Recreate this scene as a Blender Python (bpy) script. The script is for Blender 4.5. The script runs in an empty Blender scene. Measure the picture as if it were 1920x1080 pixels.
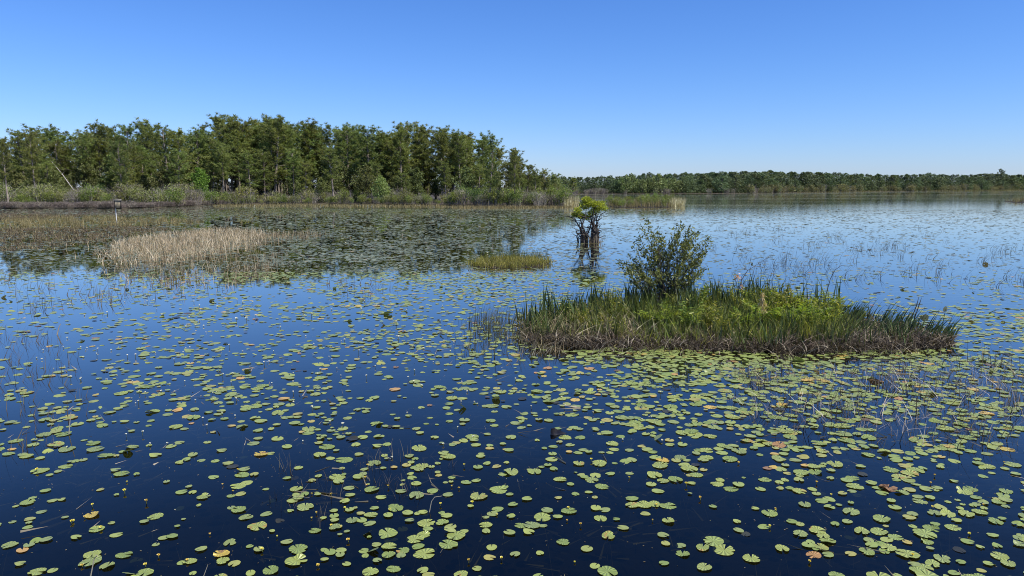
import bpy, math, random
import numpy as np
from mathutils import Vector
from mathutils.geometry import tessellate_polygon

R = math.radians
rng = np.random.default_rng(7)
random.seed(7)
scene = bpy.context.scene
COL = scene.collection

# ------------------------------------------------------------------ camera
CAM_H, FPX, HOR = 3.5, 1380.0, 349.0
PITCH = math.atan((540.0 - HOR) / FPX)
cam_data = bpy.data.cameras.new("camera")
cam_data.sensor_width = 36.0
cam_data.lens = FPX / 1920.0 * 36.0
cam_data.clip_start, cam_data.clip_end = 0.1, 9000.0
cam = bpy.data.objects.new("camera", cam_data)
cam.location = (0, 0, CAM_H)
cam.rotation_euler = (math.pi / 2 - PITCH, 0, 0)
COL.objects.link(cam)
scene.camera = cam

# ------------------------------------------------------------------ sky and sun
SUN_EL, SUN_AZ = R(54), R(118)          # azimuth measured from the view direction (+Y) towards +X
world = bpy.data.worlds.new("World")
scene.world = world
world.use_nodes = True
wn = world.node_tree.nodes
bg = wn["Background"]
sky = wn.new("ShaderNodeTexSky")
sky.sky_type = 'NISHITA'
sky.sun_disc = False
sky.sun_elevation = SUN_EL
sky.sun_rotation = SUN_AZ
sky.altitude = 0
sky.air_density = 1.0
sky.dust_density = 0.2
sky.ozone_density = 4.0
# the clear deep blue of the day: one grade per colour over the whole dome
EXPO = 0.5
wl = world.node_tree.links
sc_ = wn.new("ShaderNodeSeparateColor"); cc_ = wn.new("ShaderNodeCombineColor")
wl.new(sky.outputs[0], sc_.inputs[0])
for i_, (gain, gam) in enumerate(((.706, 1.29), (.825, 1.108), (1.25, 1.02))):
    pw = wn.new("ShaderNodeMath"); pw.operation = 'POWER'; wl.new(sc_.outputs[i_], pw.inputs[0]); pw.inputs[1].default_value = gam
    ml = wn.new("ShaderNodeMath"); ml.operation = 'MULTIPLY'; wl.new(pw.outputs[0], ml.inputs[0])
    ml.inputs[1].default_value = gain * .13 ** (gam - 1) / 2 ** EXPO
    wl.new(ml.outputs[0], cc_.inputs[i_])
wl.new(cc_.outputs[0], bg.inputs[0])
bg.inputs[1].default_value = 0.13
sun_data = bpy.data.lights.new("sun", 'SUN')
sun_data.energy = 5.0
sun_data.angle = R(0.5)
sun_data.color = (1.0, 0.95, 0.86)
sun = bpy.data.objects.new("sun", sun_data)
sdir = Vector((math.cos(SUN_EL) * math.sin(SUN_AZ), math.cos(SUN_EL) * math.cos(SUN_AZ), math.sin(SUN_EL)))
sun.rotation_euler = sdir.to_track_quat('Z', 'Y').to_euler()
sun.location = sdir * 50
COL.objects.link(sun)
vs = scene.view_settings
vs.view_transform = 'Standard'
vs.look = 'None'
vs.exposure = EXPO
vs.gamma = 1.0
vs.use_curve_mapping = False
scene.cycles.use_denoising = True
scene.cycles.filter_width = 1.0
scene.cycles.max_bounces = 8
scene.cycles.transparent_max_bounces = 12
scene.cycles.sample_clamp_indirect = 6.0

# ------------------------------------------------------------------ photo pixel <-> place
FWD = np.array([0, math.cos(PITCH), -math.sin(PITCH)])
UPV = np.array([0, math.sin(PITCH), math.cos(PITCH)])


def ray(u, v):
    u = np.asarray(u, float); v = np.asarray(v, float)
    a = (u - 960.0) / FPX; b = -(v - 540.0) / FPX
    d = FWD * np.ones(u.shape + (1,)) + UPV * b[..., None]
    d[..., 0] += a
    return d


def at(u, v, z=0.0):
    d = ray(u, v)
    t = (z - CAM_H) / d[..., 2]
    return np.stack([d[..., 0] * t, d[..., 1] * t, np.full(np.shape(t), z, float)], -1)


def at_depth(u, v, y):
    d = ray(u, v)
    t = y / d[..., 1]
    return np.stack([d[..., 0] * t, d[..., 1] * t, CAM_H + d[..., 2] * t], -1)


def px(P):
    P = np.asarray(P, float)
    q = P - np.array([0, 0, CAM_H])
    zc = q @ FWD
    return 960.0 + FPX * q[..., 0] / zc, 540.0 - FPX * (q @ UPV) / zc


def in_poly(x, y, poly):
    poly = np.asarray(poly, float)
    inside = np.zeros(np.shape(x), bool)
    n = len(poly)
    j = n - 1
    for i in range(n):
        xi, yi = poly[i, 0], poly[i, 1]; xj, yj = poly[j, 0], poly[j, 1]
        c = ((yi > y) != (yj > y)) & (x < (xj - xi) * (y - yi) / (yj - yi + 1e-12) + xi)
        inside ^= c
        j = i
    return inside


def scatter(polypx, n, r=rng):
    """n points spread evenly over the piece of water or ground outlined by polypx"""
    P = at(np.array([p[0] for p in polypx]), np.array([p[1] for p in polypx]))[:, :2]
    lo, hi = P.min(0), P.max(0)
    out = np.zeros((0, 2))
    while len(out) < n:
        q = r.uniform(lo, hi, (n * 3, 2))
        out = np.vstack([out, q[in_poly(q[:, 0], q[:, 1], P)]])
    return out[:n]


# ------------------------------------------------------------------ mesh helpers
class MB:
    def __init__(s):
        s.V = []; s.F = []; s.M = []; s.n = 0

    def add(s, V, F, m=0):
        V = np.asarray(V, float).reshape(-1, 3)
        F = np.asarray(F, int)
        s.V.append(V); s.F.append(F + s.n); s.M.append(np.full(len(F), m, int)); s.n += len(V)
        return s

    def mesh(s, name, mats, smooth=False):
        me = bpy.data.meshes.new(name)
        V = np.vstack(s.V)
        me.vertices.add(len(V)); me.vertices.foreach_set("co", V.ravel())
        loops = np.concatenate([f.ravel() for f in s.F])
        sizes = np.concatenate([np.full(len(f), f.shape[1], int) for f in s.F])
        starts = np.concatenate([[0], np.cumsum(sizes)[:-1]])
        me.loops.add(len(loops)); me.loops.foreach_set("vertex_index", loops)
        me.polygons.add(len(sizes))
        me.polygons.foreach_set("loop_start", starts)
        me.polygons.foreach_set("loop_total", sizes)
        me.polygons.foreach_set("material_index", np.concatenate(s.M))
        if smooth:
            me.polygons.foreach_set("use_smooth", np.ones(len(sizes), bool))
        for m in (mats if isinstance(mats, (list, tuple)) else [mats]):
            me.materials.append(m)
        me.update(calc_edges=True)
        me.validate()
        return me


def link(name, me, parent=None, loc=None, rot=None, scale=None):
    o = bpy.data.objects.new(name, me)
    COL.objects.link(o)
    if parent is not None: o.parent = parent
    if loc is not None: o.location = loc
    if rot is not None: o.rotation_euler = rot
    if scale is not None: o.scale = scale if hasattr(scale, '__len__') else (scale,) * 3
    return o


def tag(o, label=None, cat=None, group=None, kind=None):
    if label: o['label'] = label
    if cat: o['category'] = cat
    if group: o['group'] = group
    if kind: o['kind'] = kind
    return o


def unit(v):
    return v / (np.linalg.norm(v, axis=-1, keepdims=True) + 1e-9)


def rand_dirs(r, n):
    return unit(r.normal(size=(n, 3)))


def tube(pts, rad, k=6):
    pts = np.asarray(pts, float); n = len(pts)
    rad = np.broadcast_to(np.asarray(rad, float), (n,))
    T = unit(np.gradient(pts, axis=0))
    ref = np.array([0.31, 0.95, 0.05]) if abs(T[0] @ np.array([0.31, 0.95, 0.05])) < .9 else np.array([1.0, 0, 0])
    A = unit(np.cross(T, ref)); B = np.cross(T, A)
    a = np.arange(k) * 2 * math.pi / k
    V = pts[:, None] + rad[:, None, None] * (np.cos(a)[None, :, None] * A[:, None] + np.sin(a)[None, :, None] * B[:, None])
    F = []
    for i in range(n - 1):
        for j in range(k):
            F.append((i * k + j, i * k + (j + 1) % k, (i + 1) * k + (j + 1) % k, (i + 1) * k + j))
    return V.reshape(-1, 3), np.array(F)


def spikes(base, d, length, width, r):
    """one narrow triangle per row"""
    n = len(base)
    length = np.broadcast_to(length, (n,))[:, None]; width = np.broadcast_to(width, (n,))[:, None]
    p = unit(np.cross(d, rand_dirs(r, n)))
    V = np.stack([base - p * width / 2, base + p * width / 2, base + d * length], 1)
    return V.reshape(-1, 3), np.arange(n * 3).reshape(n, 3)


def leaves(base, d, length, width, r, flat=None):
    """one pointed four-sided leaf per row"""
    n = len(base)
    length = np.broadcast_to(length, (n,))[:, None]; width = np.broadcast_to(width, (n,))[:, None]
    ref = rand_dirs(r, n)
    if flat is not None: ref = unit(ref * (1 - flat) + np.array([0, 0, 1.0]) * flat)
    p = unit(np.cross(d, ref))
    nrm = np.cross(p, d)
    V = np.stack([base, base + d * length * .45 - p * width / 2 + nrm * width * .12, base + d * length - nrm * length * .06,
                  base + d * length * .45 + p * width / 2 + nrm * width * .12], 1)
    return V.reshape(-1, 3), np.arange(n * 4).reshape(n, 4)


def blades(base, h, w, lean, r, az=None, segs=3, tipw=0.08, droop=1.6):
    """tapered curved blades of grass; lean = sideways reach as a share of the height"""
    n = len(base)
    base = np.asarray(base, float)
    h = np.broadcast_to(h, (n,)).astype(float); w = np.broadcast_to(w, (n,)).astype(float); lean = np.broadcast_to(lean, (n,)).astype(float)
    if az is None: az = r.uniform(0, 2 * math.pi, n)
    az = np.broadcast_to(az, (n,))
    L = np.stack([np.cos(az), np.sin(az), np.zeros(n)], 1)
    fa = r.uniform(0, math.pi, n)
    S = np.stack([np.cos(fa), np.sin(fa), np.zeros(n)], 1)
    V = np.zeros((n, 2 * (segs + 1), 3))
    for i in range(segs + 1):
        t = i / segs
        c = base + L * (lean * h * t ** droop)[:, None]
        c = c + np.array([0, 0, 1.0]) * (h * (t - 0.22 * np.minimum(lean, 1.6) * t ** 2))[:, None]
        ww = w * ((1 - t) * (1 - tipw) + tipw) * (0.75 + 0.5 * math.sin(math.pi * min(t * 1.3, 1)))
        V[:, 2 * i] = c - S * ww[:, None] / 2
        V[:, 2 * i + 1] = c + S * ww[:, None] / 2
    k = 2 * (segs + 1)
    F = np.concatenate([np.array([[2 * i, 2 * i + 1, 2 * i + 3, 2 * i + 2]]) + np.arange(n)[:, None] * k for i in range(segs)])
    return V.reshape(-1, 3), F


# ------------------------------------------------------------------ materials
def new_mat(name):
    m = bpy.data.materials.new(name)
    m.use_nodes = True
    nt = m.node_tree
    nt.nodes.clear()
    out = nt.nodes.new("ShaderNodeOutputMaterial")
    return m, nt, out


def N(nt, t, **kw):
    n = nt.nodes.new(t)
    for k, v in kw.items(): setattr(n, k, v)
    return n


def math_n(nt, op, a, b=None, clamp=False):
    n = N(nt, "ShaderNodeMath", operation=op); n.use_clamp = clamp
    for i, x in enumerate((a, b)):
        if x is None: continue
        if isinstance(x, (int, float)): n.inputs[i].default_value = x
        else: nt.links.new(x, n.inputs[i])
    return n.outputs[0]


def ramp(nt, fac, stops, interp='LINEAR'):
    n = N(nt, "ShaderNodeValToRGB")
    cr = n.color_ramp; cr.interpolation = interp
    while len(cr.elements) > 1: cr.elements.remove(cr.elements[-1])
    for i, (p, c) in enumerate(stops):
        e = cr.elements[0] if i == 0 else cr.elements.new(p)
        e.position = p
        e.color = (*c, 1) if len(c) == 3 else c
    nt.links.new(fac, n.inputs[0])
    return n.outputs[0]


def rand_fac(nt):
    """a number that differs from piece to piece and from object to object"""
    g = N(nt, "ShaderNodeNewGeometry"); o = N(nt, "ShaderNodeObjectInfo")
    s = math_n(nt, 'ADD', g.outputs['Random Per Island'], o.outputs['Random'])
    return math_n(nt, 'FRACT', s), o.outputs['Random'], g.outputs['Random Per Island']


def leaf_mat(name, stops, transl=0.35, rough=0.5, spec=0.3, objvar=0.35, tcol=1.25):
    m, nt, out = new_mat(name)
    f, orand, irand = rand_fac(nt)
    col = ramp(nt, irand, stops)
    hs = N(nt, "ShaderNodeHueSaturation")
    nt.links.new(col, hs.inputs['Color'])
    nt.links.new(math_n(nt, 'ADD', math_n(nt, 'MULTIPLY', orand, objvar), 1 - objvar / 2), hs.inputs['Value'])
    nt.links.new(math_n(nt, 'ADD', math_n(nt, 'MULTIPLY', math_n(nt, 'FRACT', math_n(nt, 'MULTIPLY', orand, 7.31)), 0.05), 0.475), hs.inputs['Hue'])
    p = N(nt, "ShaderNodeBsdfPrincipled")
    nt.links.new(hs.outputs[0], p.inputs['Base Color'])
    p.inputs['Roughness'].default_value = rough
    p.inputs['Specular IOR Level'].default_value = spec
    t = N(nt, "ShaderNodeBsdfTranslucent")
    mul = N(nt, "ShaderNodeMix", data_type='RGBA', blend_type='MULTIPLY')
    mul.inputs[0].default_value = 1.0
    nt.links.new(hs.outputs[0], mul.inputs[6]); mul.inputs[7].default_value = (tcol * 1.1, tcol * 1.05, tcol * .5, 1)
    nt.links.new(mul.outputs[2], t.inputs[0])
    mx = N(nt, "ShaderNodeMixShader"); mx.inputs[0].default_value = transl
    nt.links.new(p.outputs[0], mx.inputs[1]); nt.links.new(t.outputs[0], mx.inputs[2])
    nt.links.new(mx.outputs[0], out.inputs[0])
    return m


def solid_mat(name, c1, c2, scale=4.0, rough=0.85, bump=0.3, objvar=0.3, stretch=(1, 1, 1), spec=0.2):
    m, nt, out = new_mat(name)
    tc = N(nt, "ShaderNodeTexCoord"); mp = N(nt, "ShaderNodeMapping"); mp.inputs['Scale'].default_value = stretch
    nt.links.new(tc.outputs['Object'], mp.inputs[0])
    no = N(nt, "ShaderNodeTexNoise"); no.inputs['Scale'].default_value = scale; no.inputs['Detail'].default_value = 6
    nt.links.new(mp.outputs[0], no.inputs[0])
    col = ramp(nt, no.outputs[0], [(0.3, c1), (0.7, c2)])
    oi = N(nt, "ShaderNodeObjectInfo")
    hs = N(nt, "ShaderNodeHueSaturation"); nt.links.new(col, hs.inputs['Color'])
    nt.links.new(math_n(nt, 'ADD', math_n(nt, 'MULTIPLY', oi.outputs['Random'], objvar), 1 - objvar / 2), hs.inputs['Value'])
    p = N(nt, "ShaderNodeBsdfPrincipled"); nt.links.new(hs.outputs[0], p.inputs['Base Color'])
    p.inputs['Roughness'].default_value = rough; p.inputs['Specular IOR Level'].default_value = spec
    b = N(nt, "ShaderNodeBump"); b.inputs['Strength'].default_value = bump; b.inputs['Distance'].default_value = 0.02
    nt.links.new(no.outputs[0], b.inputs['Height']); nt.links.new(b.outputs[0], p.inputs['Normal'])
    nt.links.new(p.outputs[0], out.inputs[0])
    return m


M_pine = leaf_mat("pine_needles", [(0, (.068, .09, .025)), (.5, (.148, .182, .05)), (1, (.255, .29, .09))], .38, .55, .25, .5)
M_wood_leaf = leaf_mat("woodland_leaves", [(0, (.07, .088, .03)), (.6, (.148, .176, .062)), (1, (.235, .262, .105))], .35, .55, .25, .45)
M_far = leaf_mat("far_wood_leaves", [(0, (.05, .075, .04)), (.6, (.09, .125, .06)), (1, (.145, .18, .085))], .25, .6, .2, .5)  # leaf tones brightened to stand in for distance haze
M_farlight = leaf_mat("far_pale_leaves", [(0, (.10, .145, .06)), (.6, (.17, .225, .09)), (1, (.24, .29, .12))], .3, .6, .2, .3)
M_lime = leaf_mat("spring_green_leaves", [(0, (.08, .13, .02)), (.5, (.15, .225, .035)), (1, (.23, .31, .06))], .4, .5, .25, .1)
M_pale = leaf_mat("pale_green_leaves", [(0, (.13, .19, .06)), (.5, (.2, .28, .09)), (1, (.28, .34, .12))], .35, .5, .25, .1)
M_cypress = leaf_mat("cypress_leaves", [(0, (.11, .15, .016)), (.5, (.24, .335, .035)), (1, (.42, .5, .08))], .4, .5, .25, .1)
M_bush = leaf_mat("bush_leaves", [(0, (.09, .105, .032)), (.5, (.18, .205, .06)), (1, (.29, .31, .11))], .3, .6, .2, .5)
M_bushgreen = leaf_mat("green_bush_leaves", [(0, (.08, .11, .028)), (.5, (.16, .21, .045)), (1, (.27, .31, .08))], .35, .55, .2, .4)
M_twig = leaf_mat("bare_twigs", [(0, (.11, .095, .08)), (.6, (.23, .205, .175)), (1, (.38, .35, .30))], .0, .8, .1, .35)
M_brush = leaf_mat("brown_brush", [(0, (.09, .073, .062)), (.6, (.18, .15, .13)), (1, (.3, .26, .22))], .1, .8, .1, .35)
M_fartan = leaf_mat("far_reed_leaves", [(0, (.10, .105, .045)), (.5, (.16, .165, .065)), (1, (.24, .23, .10))], .3, .6, .2, .35)
M_bark = solid_mat("pine_bark", (.12, .095, .075), (.30, .26, .22), 3, .9, .5, .4, (1, 1, .25))
M_greybark = solid_mat("grey_bark", (.022, .019, .017), (.10, .088, .078), 6, .9, .6, .3, (1, 1, .2))
M_deadwood = solid_mat("bleached_wood", (.3, .28, .25), (.5, .47, .43), 5, .8, .3, .1, (1, 1, .2))
M_straw = leaf_mat("straw_grass", [(0, (.11, .085, .05)), (.3, (.31, .25, .15)), (.7, (.52, .44, .285)), (1, (.78, .70, .51))], .3, .6, .2, .0)
M_strawlow = leaf_mat("old_stems", [(0, (.06, .045, .03)), (.5, (.19, .15, .09)), (1, (.5, .43, .27))], .2, .6, .2, .0)
M_yellowgrass = leaf_mat("yellowing_grass", [(0, (.09, .08, .035)), (.5, (.2, .175, .075)), (1, (.36, .31, .16))], .3, .6, .2, .0)
M_redmat = leaf_mat("red_brown_stubble", [(0, (.055, .04, .03)), (.5, (.125, .09, .06)), (.8, (.17, .145, .075)), (1, (.30, .24, .15))], .2, .6, .2, .0)
M_isletgrass = leaf_mat("olive_grass", [(0, (.12, .11, .025)), (.5, (.22, .2, .05)), (1, (.34, .28, .09))], .35, .5, .2, .0)
M_sedge = leaf_mat("dark_sedge", [(0, (.02, .034, .014)), (.6, (.045, .07, .022)), (1, (.10, .13, .035))], .3, .4, .4, .3)
M_sedgeolive = leaf_mat("olive_sedge", [(0, (.06, .075, .02)), (.6, (.12, .145, .035)), (1, (.22, .23, .07))], .35, .45, .3, .3)  # olive green sedge leaves, also the flower stalks
M_thatch = leaf_mat("dead_thatch", [(0, (.02, .015, .011)), (.45, (.055, .042, .03)), (.8, (.13, .10, .07)), (.93, (.3, .25, .18)), (1, (.5, .44, .34))], .15, .7, .2, .0)
M_tansedge = leaf_mat("tan_sedge", [(0, (.06, .055, .025)), (.4, (.17, .145, .075)), (.75, (.30, .255, .14)), (1, (.52, .46, .31))], .25, .6, .2, .4)
M_fern = leaf_mat("fern_fronds", [(0, (.11, .17, .018)), (.5, (.2, .28, .03)), (1, (.31, .36, .055))], .45, .5, .25, .25)
M_yleaf = leaf_mat("yellow_green_leaves", [(0, (.07, .10, .02)), (.45, (.16, .20, .035)), (.85, (.28, .30, .06)), (1, (.42, .38, .14))], .45, .5, .25, .3)
M_shrub = leaf_mat("shrub_leaves", [(0, (.04, .058, .018)), (.5, (.10, .13, .036)), (.85, (.18, .21, .055)), (1, (.3, .33, .09))], .35, .45, .35, .0)
M_stem = leaf_mat("dark_stems", [(0, (.03, .028, .022)), (.6, (.06, .05, .038)), (1, (.13, .11, .075))], .1, .6, .3, .2)
M_reedstem = leaf_mat("reed_stems", [(0, (.05, .055, .035)), (.6, (.09, .095, .06)), (1, (.18, .17, .10))], .15, .6, .3, .2)
M_palestem = leaf_mat("bleached_stems", [(0, (.2, .17, .13)), (.6, (.36, .32, .25)), (1, (.55, .5, .42))], .15, .6, .2, .2)
M_mud = solid_mat("dark_peat", (.012, .009, .007), (.03, .024, .018), 9, .9, .8, 0)
M_ground = solid_mat("forest_floor", (.03, .025, .02), (.075, .062, .045), .6, .95, .4, 0)
M_black = solid_mat("wet_black_wood", (.006, .005, .005), (.022, .02, .019), 14, .35, .6, 0, (1, 1, 1), .5)
M_box = solid_mat("weathered_box_wood", (.19, .16, .11), (.27, .235, .17), 5, .8, .2, 0, (1, 1, .3))
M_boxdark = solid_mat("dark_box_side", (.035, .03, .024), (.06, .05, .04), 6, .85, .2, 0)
M_roof = solid_mat("box_roof_wood", (.3, .27, .22), (.4, .37, .31), 6, .8, .2, 0)
M_post = solid_mat("galvanised_post", (.42, .42, .41), (.56, .56, .55), 7, .5, .1, 0)
M_tan = leaf_mat("withered_leaves", [(0, (.3, .22, .13)), (.6, (.48, .37, .24)), (1, (.62, .5, .36))], .4, .7, .1, .1)
M_pinkleaf = leaf_mat("pinkish_dead_leaves", [(0, (.5, .34, .27)), (1, (.68, .5, .42))], .4, .6, .2, .1)
M_white = leaf_mat("white_petals", [(0, (.7, .7, .62)), (1, (.82, .82, .76))], .3, .5, .3, .0)
M_yellow = leaf_mat("yellow_petals", [(0, (.62, .48, .05)), (.7, (.75, .62, .12)), (1, (.8, .72, .35))], .3, .4, .3, .1)
M_weed = leaf_mat("submerged_weed", [(0, (.11, .10, .07)), (1, (.34, .30, .22))], .2, .8, .1, .0)


def pad_mat(name, stops, rough=.38, blotch=None, veins=True, spec=.45, transl=.12):
    m, nt, out = new_mat(name)
    f, orand, irand = rand_fac(nt)
    col = ramp(nt, f, stops)
    g = N(nt, "ShaderNodeNewGeometry")
    no = N(nt, "ShaderNodeTexNoise"); no.inputs['Scale'].default_value = 22; no.inputs['Detail'].default_value = 4
    nt.links.new(g.outputs['Position'], no.inputs[0])
    v = math_n(nt, 'ADD', math_n(nt, 'MULTIPLY', no.outputs[0], .5), .75)
    hs = N(nt, "ShaderNodeHueSaturation"); nt.links.new(col, hs.inputs['Color']); nt.links.new(v, hs.inputs['Value'])
    c = hs.outputs[0]
    if blotch is not None:
        n2 = N(nt, "ShaderNodeTexNoise"); n2.inputs['Scale'].default_value = 11; n2.inputs['Detail'].default_value = 5
        nt.links.new(g.outputs['Position'], n2.inputs[0])
        k = ramp(nt, n2.outputs[0], [(blotch[1], (0, 0, 0)), (blotch[1] + .06, (1, 1, 1))])
        mx = N(nt, "ShaderNodeMix", data_type='RGBA'); nt.links.new(k, mx.inputs[0]); nt.links.new(c, mx.inputs[6]); mx.inputs[7].default_value = (*blotch[0], 1)
        c = mx.outputs[2]
    p = N(nt, "ShaderNodeBsdfPrincipled"); nt.links.new(c, p.inputs['Base Color'])
    p.inputs['Roughness'].default_value = rough; p.inputs['Specular IOR Level'].default_value = spec
    if veins:
        tc = N(nt, "ShaderNodeTexCoord"); gr = N(nt, "ShaderNodeTexGradient", gradient_type='RADIAL')
        nt.links.new(tc.outputs['Object'], gr.inputs[0])
        w = math_n(nt, 'SINE', math_n(nt, 'MULTIPLY', gr.outputs[1], 2 * math.pi * 13))
        b = N(nt, "ShaderNodeBump"); b.inputs['Strength'].default_value = .35; b.inputs['Distance'].default_value = .03
        nt.links.new(w, b.inputs['Height']); nt.links.new(b.outputs[0], p.inputs['Normal'])
    t = N(nt, "ShaderNodeBsdfTranslucent"); nt.links.new(c, t.inputs[0])
    ms = N(nt, "ShaderNodeMixShader"); ms.inputs[0].default_value = transl
    nt.links.new(p.outputs[0], ms.inputs[1]); nt.links.new(t.outputs[0], ms.inputs[2])
    nt.links.new(ms.outputs[0], out.inputs[0])
    return m


G1, G2, G3, G4 = (.185, .24, .062), (.235, .29, .078), (.275, .315, .08), (.195, .24, .085)
M_padgreen = pad_mat("lily_pad_green", [(0, G1), (.4, G2), (.75, G3), (1, G4)])
M_padworn = pad_mat("lily_pad_blotched", [(0, G1), (.5, G3), (1, (.26, .28, .08))], blotch=((.34, .22, .06), .56))
M_padyellow = pad_mat("lily_pad_yellow", [(0, (.5, .36, .06)), (.5, (.42, .33, .07)), (1, (.55, .38, .10))], blotch=((.25, .15, .05), .58))
M_padbrown = pad_mat("lily_pad_brown", [(0, (.34, .19, .08)), (.5, (.42, .26, .10)), (1, (.24, .14, .07))], rough=.6, spec=.2, blotch=((.10, .055, .03), .56))
M_padmix = pad_mat("lily_pad_mixed", [(0, G1), (.25, G2), (.5, G3), (.74, G4), (.86, (.25, .28, .08)), (.945, (.33, .29, .08)), (.968, (.48, .33, .08)), (.978, (.38, .21, .09)), (.987, (.05, .05, .03)), (1, (.03, .03, .02))], veins=False)
M_padfar = pad_mat("lily_pad_far", [(0, (.13, .15, .07)), (.5, (.19, .21, .10)), (.9, (.24, .25, .12)), (.96, (.3, .24, .10)), (1, (.06, .05, .035))], rough=.32, spec=.5, veins=False)  # greyer than near pads: sky gloss at grazing angles put into the colour
M_padunder = pad_mat("lily_pad_underside", [(0, (.10, .09, .045)), (1, (.055, .065, .03))], veins=False)


# ------------------------------------------------------------------ the setting: water, bed, ground
def water_mat():
    m, nt, out = new_mat("pond_water")
    g = N(nt, "ShaderNodeNewGeometry")
    sep = N(nt, "ShaderNodeSeparateXYZ"); nt.links.new(g.outputs['Position'], sep.inputs[0])
    mp = N(nt, "ShaderNodeMapping"); mp.inputs['Scale'].default_value = (.8, 1.7, 1)
    nt.links.new(g.outputs['Position'], mp.inputs[0])
    n1 = N(nt, "ShaderNodeTexNoise"); n1.inputs['Scale'].default_value = 2.2; n1.inputs['Detail'].default_value = 3
    nt.links.new(mp.outputs[0], n1.inputs[0])
    # breezier on the open water to the right
    br = N(nt, "ShaderNodeMapRange"); br.inputs[1].default_value = -4; br.inputs[2].default_value = 14; br.inputs[3].default_value = .12; br.inputs[4].default_value = 1.0
    nt.links.new(math_n(nt, 'ADD', sep.outputs[0], math_n(nt, 'MULTIPLY', sep.outputs[1], .05)), br.inputs[0])
    bp = N(nt, "ShaderNodeBump"); bp.inputs['Distance'].default_value = .005
    nt.links.new(math_n(nt, 'MULTIPLY', br.outputs[0], .55), bp.inputs['Strength'])
    nt.links.new(n1.outputs[0], bp.inputs['Height'])
    fr = N(nt, "ShaderNodeFresnel"); fr.inputs[0].default_value = 1.33; nt.links.new(bp.outputs[0], fr.inputs[1])
    gl = N(nt, "ShaderNodeBsdfGlossy"); gl.inputs['Roughness'].default_value = .02; gl.inputs[0].default_value = (1, .965, .9, 1); nt.links.new(bp.outputs[0], gl.inputs['Normal'])
    tr = N(nt, "ShaderNodeBsdfTransparent"); tr.inputs[0].default_value = (.19, .2, .12, 1)
    mx = N(nt, "ShaderNodeMixShader")
    # added brightness: low-angle reflection raised beyond what clean water gives
    g_ = lambda x: (x, x, x)
    mirror_boost = ramp(nt, fr.outputs[0], [(0, g_(0)), (.1, g_(.105)), (.19, g_(.29)), (.28, g_(.47)), (.38, g_(.62)), (.73, g_(.93)), (1, g_(1))])
    nt.links.new(mirror_boost, mx.inputs[0]); nt.links.new(tr.outputs[0], mx.inputs[1]); nt.links.new(gl.outputs[0], mx.inputs[2])
    # floating leaves too far away to tell apart
    vo = N(nt, "ShaderNodeTexVoronoi"); vo.inputs['Scale'].default_value = 3.2; nt.links.new(g.outputs['Position'], vo.inputs[0])
    big = N(nt, "ShaderNodeTexNoise"); big.inputs['Scale'].default_value = .035; big.inputs['Detail'].default_value = 5
    mpb = N(nt, "ShaderNodeMapping"); mpb.inputs['Scale'].default_value = (.5, 1.2, 1); nt.links.new(g.outputs['Position'], mpb.inputs[0]); nt.links.new(mpb.outputs[0], big.inputs[0])
    dd = N(nt, "ShaderNodeMapRange"); dd.inputs[1].default_value = 84; dd.inputs[2].default_value = 112; nt.links.new(sep.outputs[1], dd.inputs[0])
    thr = math_n(nt, 'ADD', math_n(nt, 'MULTIPLY', big.outputs[0], .9), -.13)
    leaf = math_n(nt, 'LESS_THAN', vo.outputs['Distance'], thr)
    fac = math_n(nt, 'MULTIPLY', leaf, dd.outputs[0])
    pc = ramp(nt, vo.outputs['Color'], [(0, (.09, .10, .06)), (.4, (.14, .155, .085)), (.8, (.17, .18, .10)), (1, (.2, .15, .09))])
    pb = N(nt, "ShaderNodeBsdfPrincipled"); nt.links.new(pc, pb.inputs['Base Color']); pb.inputs['Roughness'].default_value = .55; pb.inputs['Specular IOR Level'].default_value = .3
    m2 = N(nt, "ShaderNodeMixShader"); nt.links.new(fac, m2.inputs[0]); nt.links.new(mx.outputs[0], m2.inputs[1]); nt.links.new(pb.outputs[0], m2.inputs[2])
    nt.links.new(m2.outputs[0], out.inputs[0])
    return m


def sheet(name, x0, x1, y0, y1, z, mat, kind='structure'):
    me = MB().add([(x0, y0, z), (x1, y0, z), (x1, y1, z), (x0, y1, z)], [(0, 1, 2, 3)]).mesh(name, mat)
    return tag(link(name, me), kind=kind)


sheet("water", -1500, 1900, -40, 2600, 0.0, water_mat())
sheet("lake_bed", -1500, 1900, -40, 2600, -0.75, M_mud)

shore = [(-1500, 394), (-700, 393), (-200, 392), (0, 391), (150, 390.5), (230, 391), (330, 387.5), (400, 384.5), (520, 383), (700, 383), (840, 385), (900, 387.5),
         (980, 388.5), (1050, 388), (1078, 386), (1084, 383), (1068, 378), (1040, 372), (1020, 367.5), (1060, 364.5), (1150, 363.7), (1250, 363.3), (1340, 363), (1430, 362.2), (1520, 360.8),
         (1600, 359.6), (1700, 358.6), (1800, 357.7), (1920, 356.8), (2150, 356.4), (2600, 356)]
S = at(np.array([p[0] for p in shore]), np.array([p[1] for p in shore]))


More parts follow.
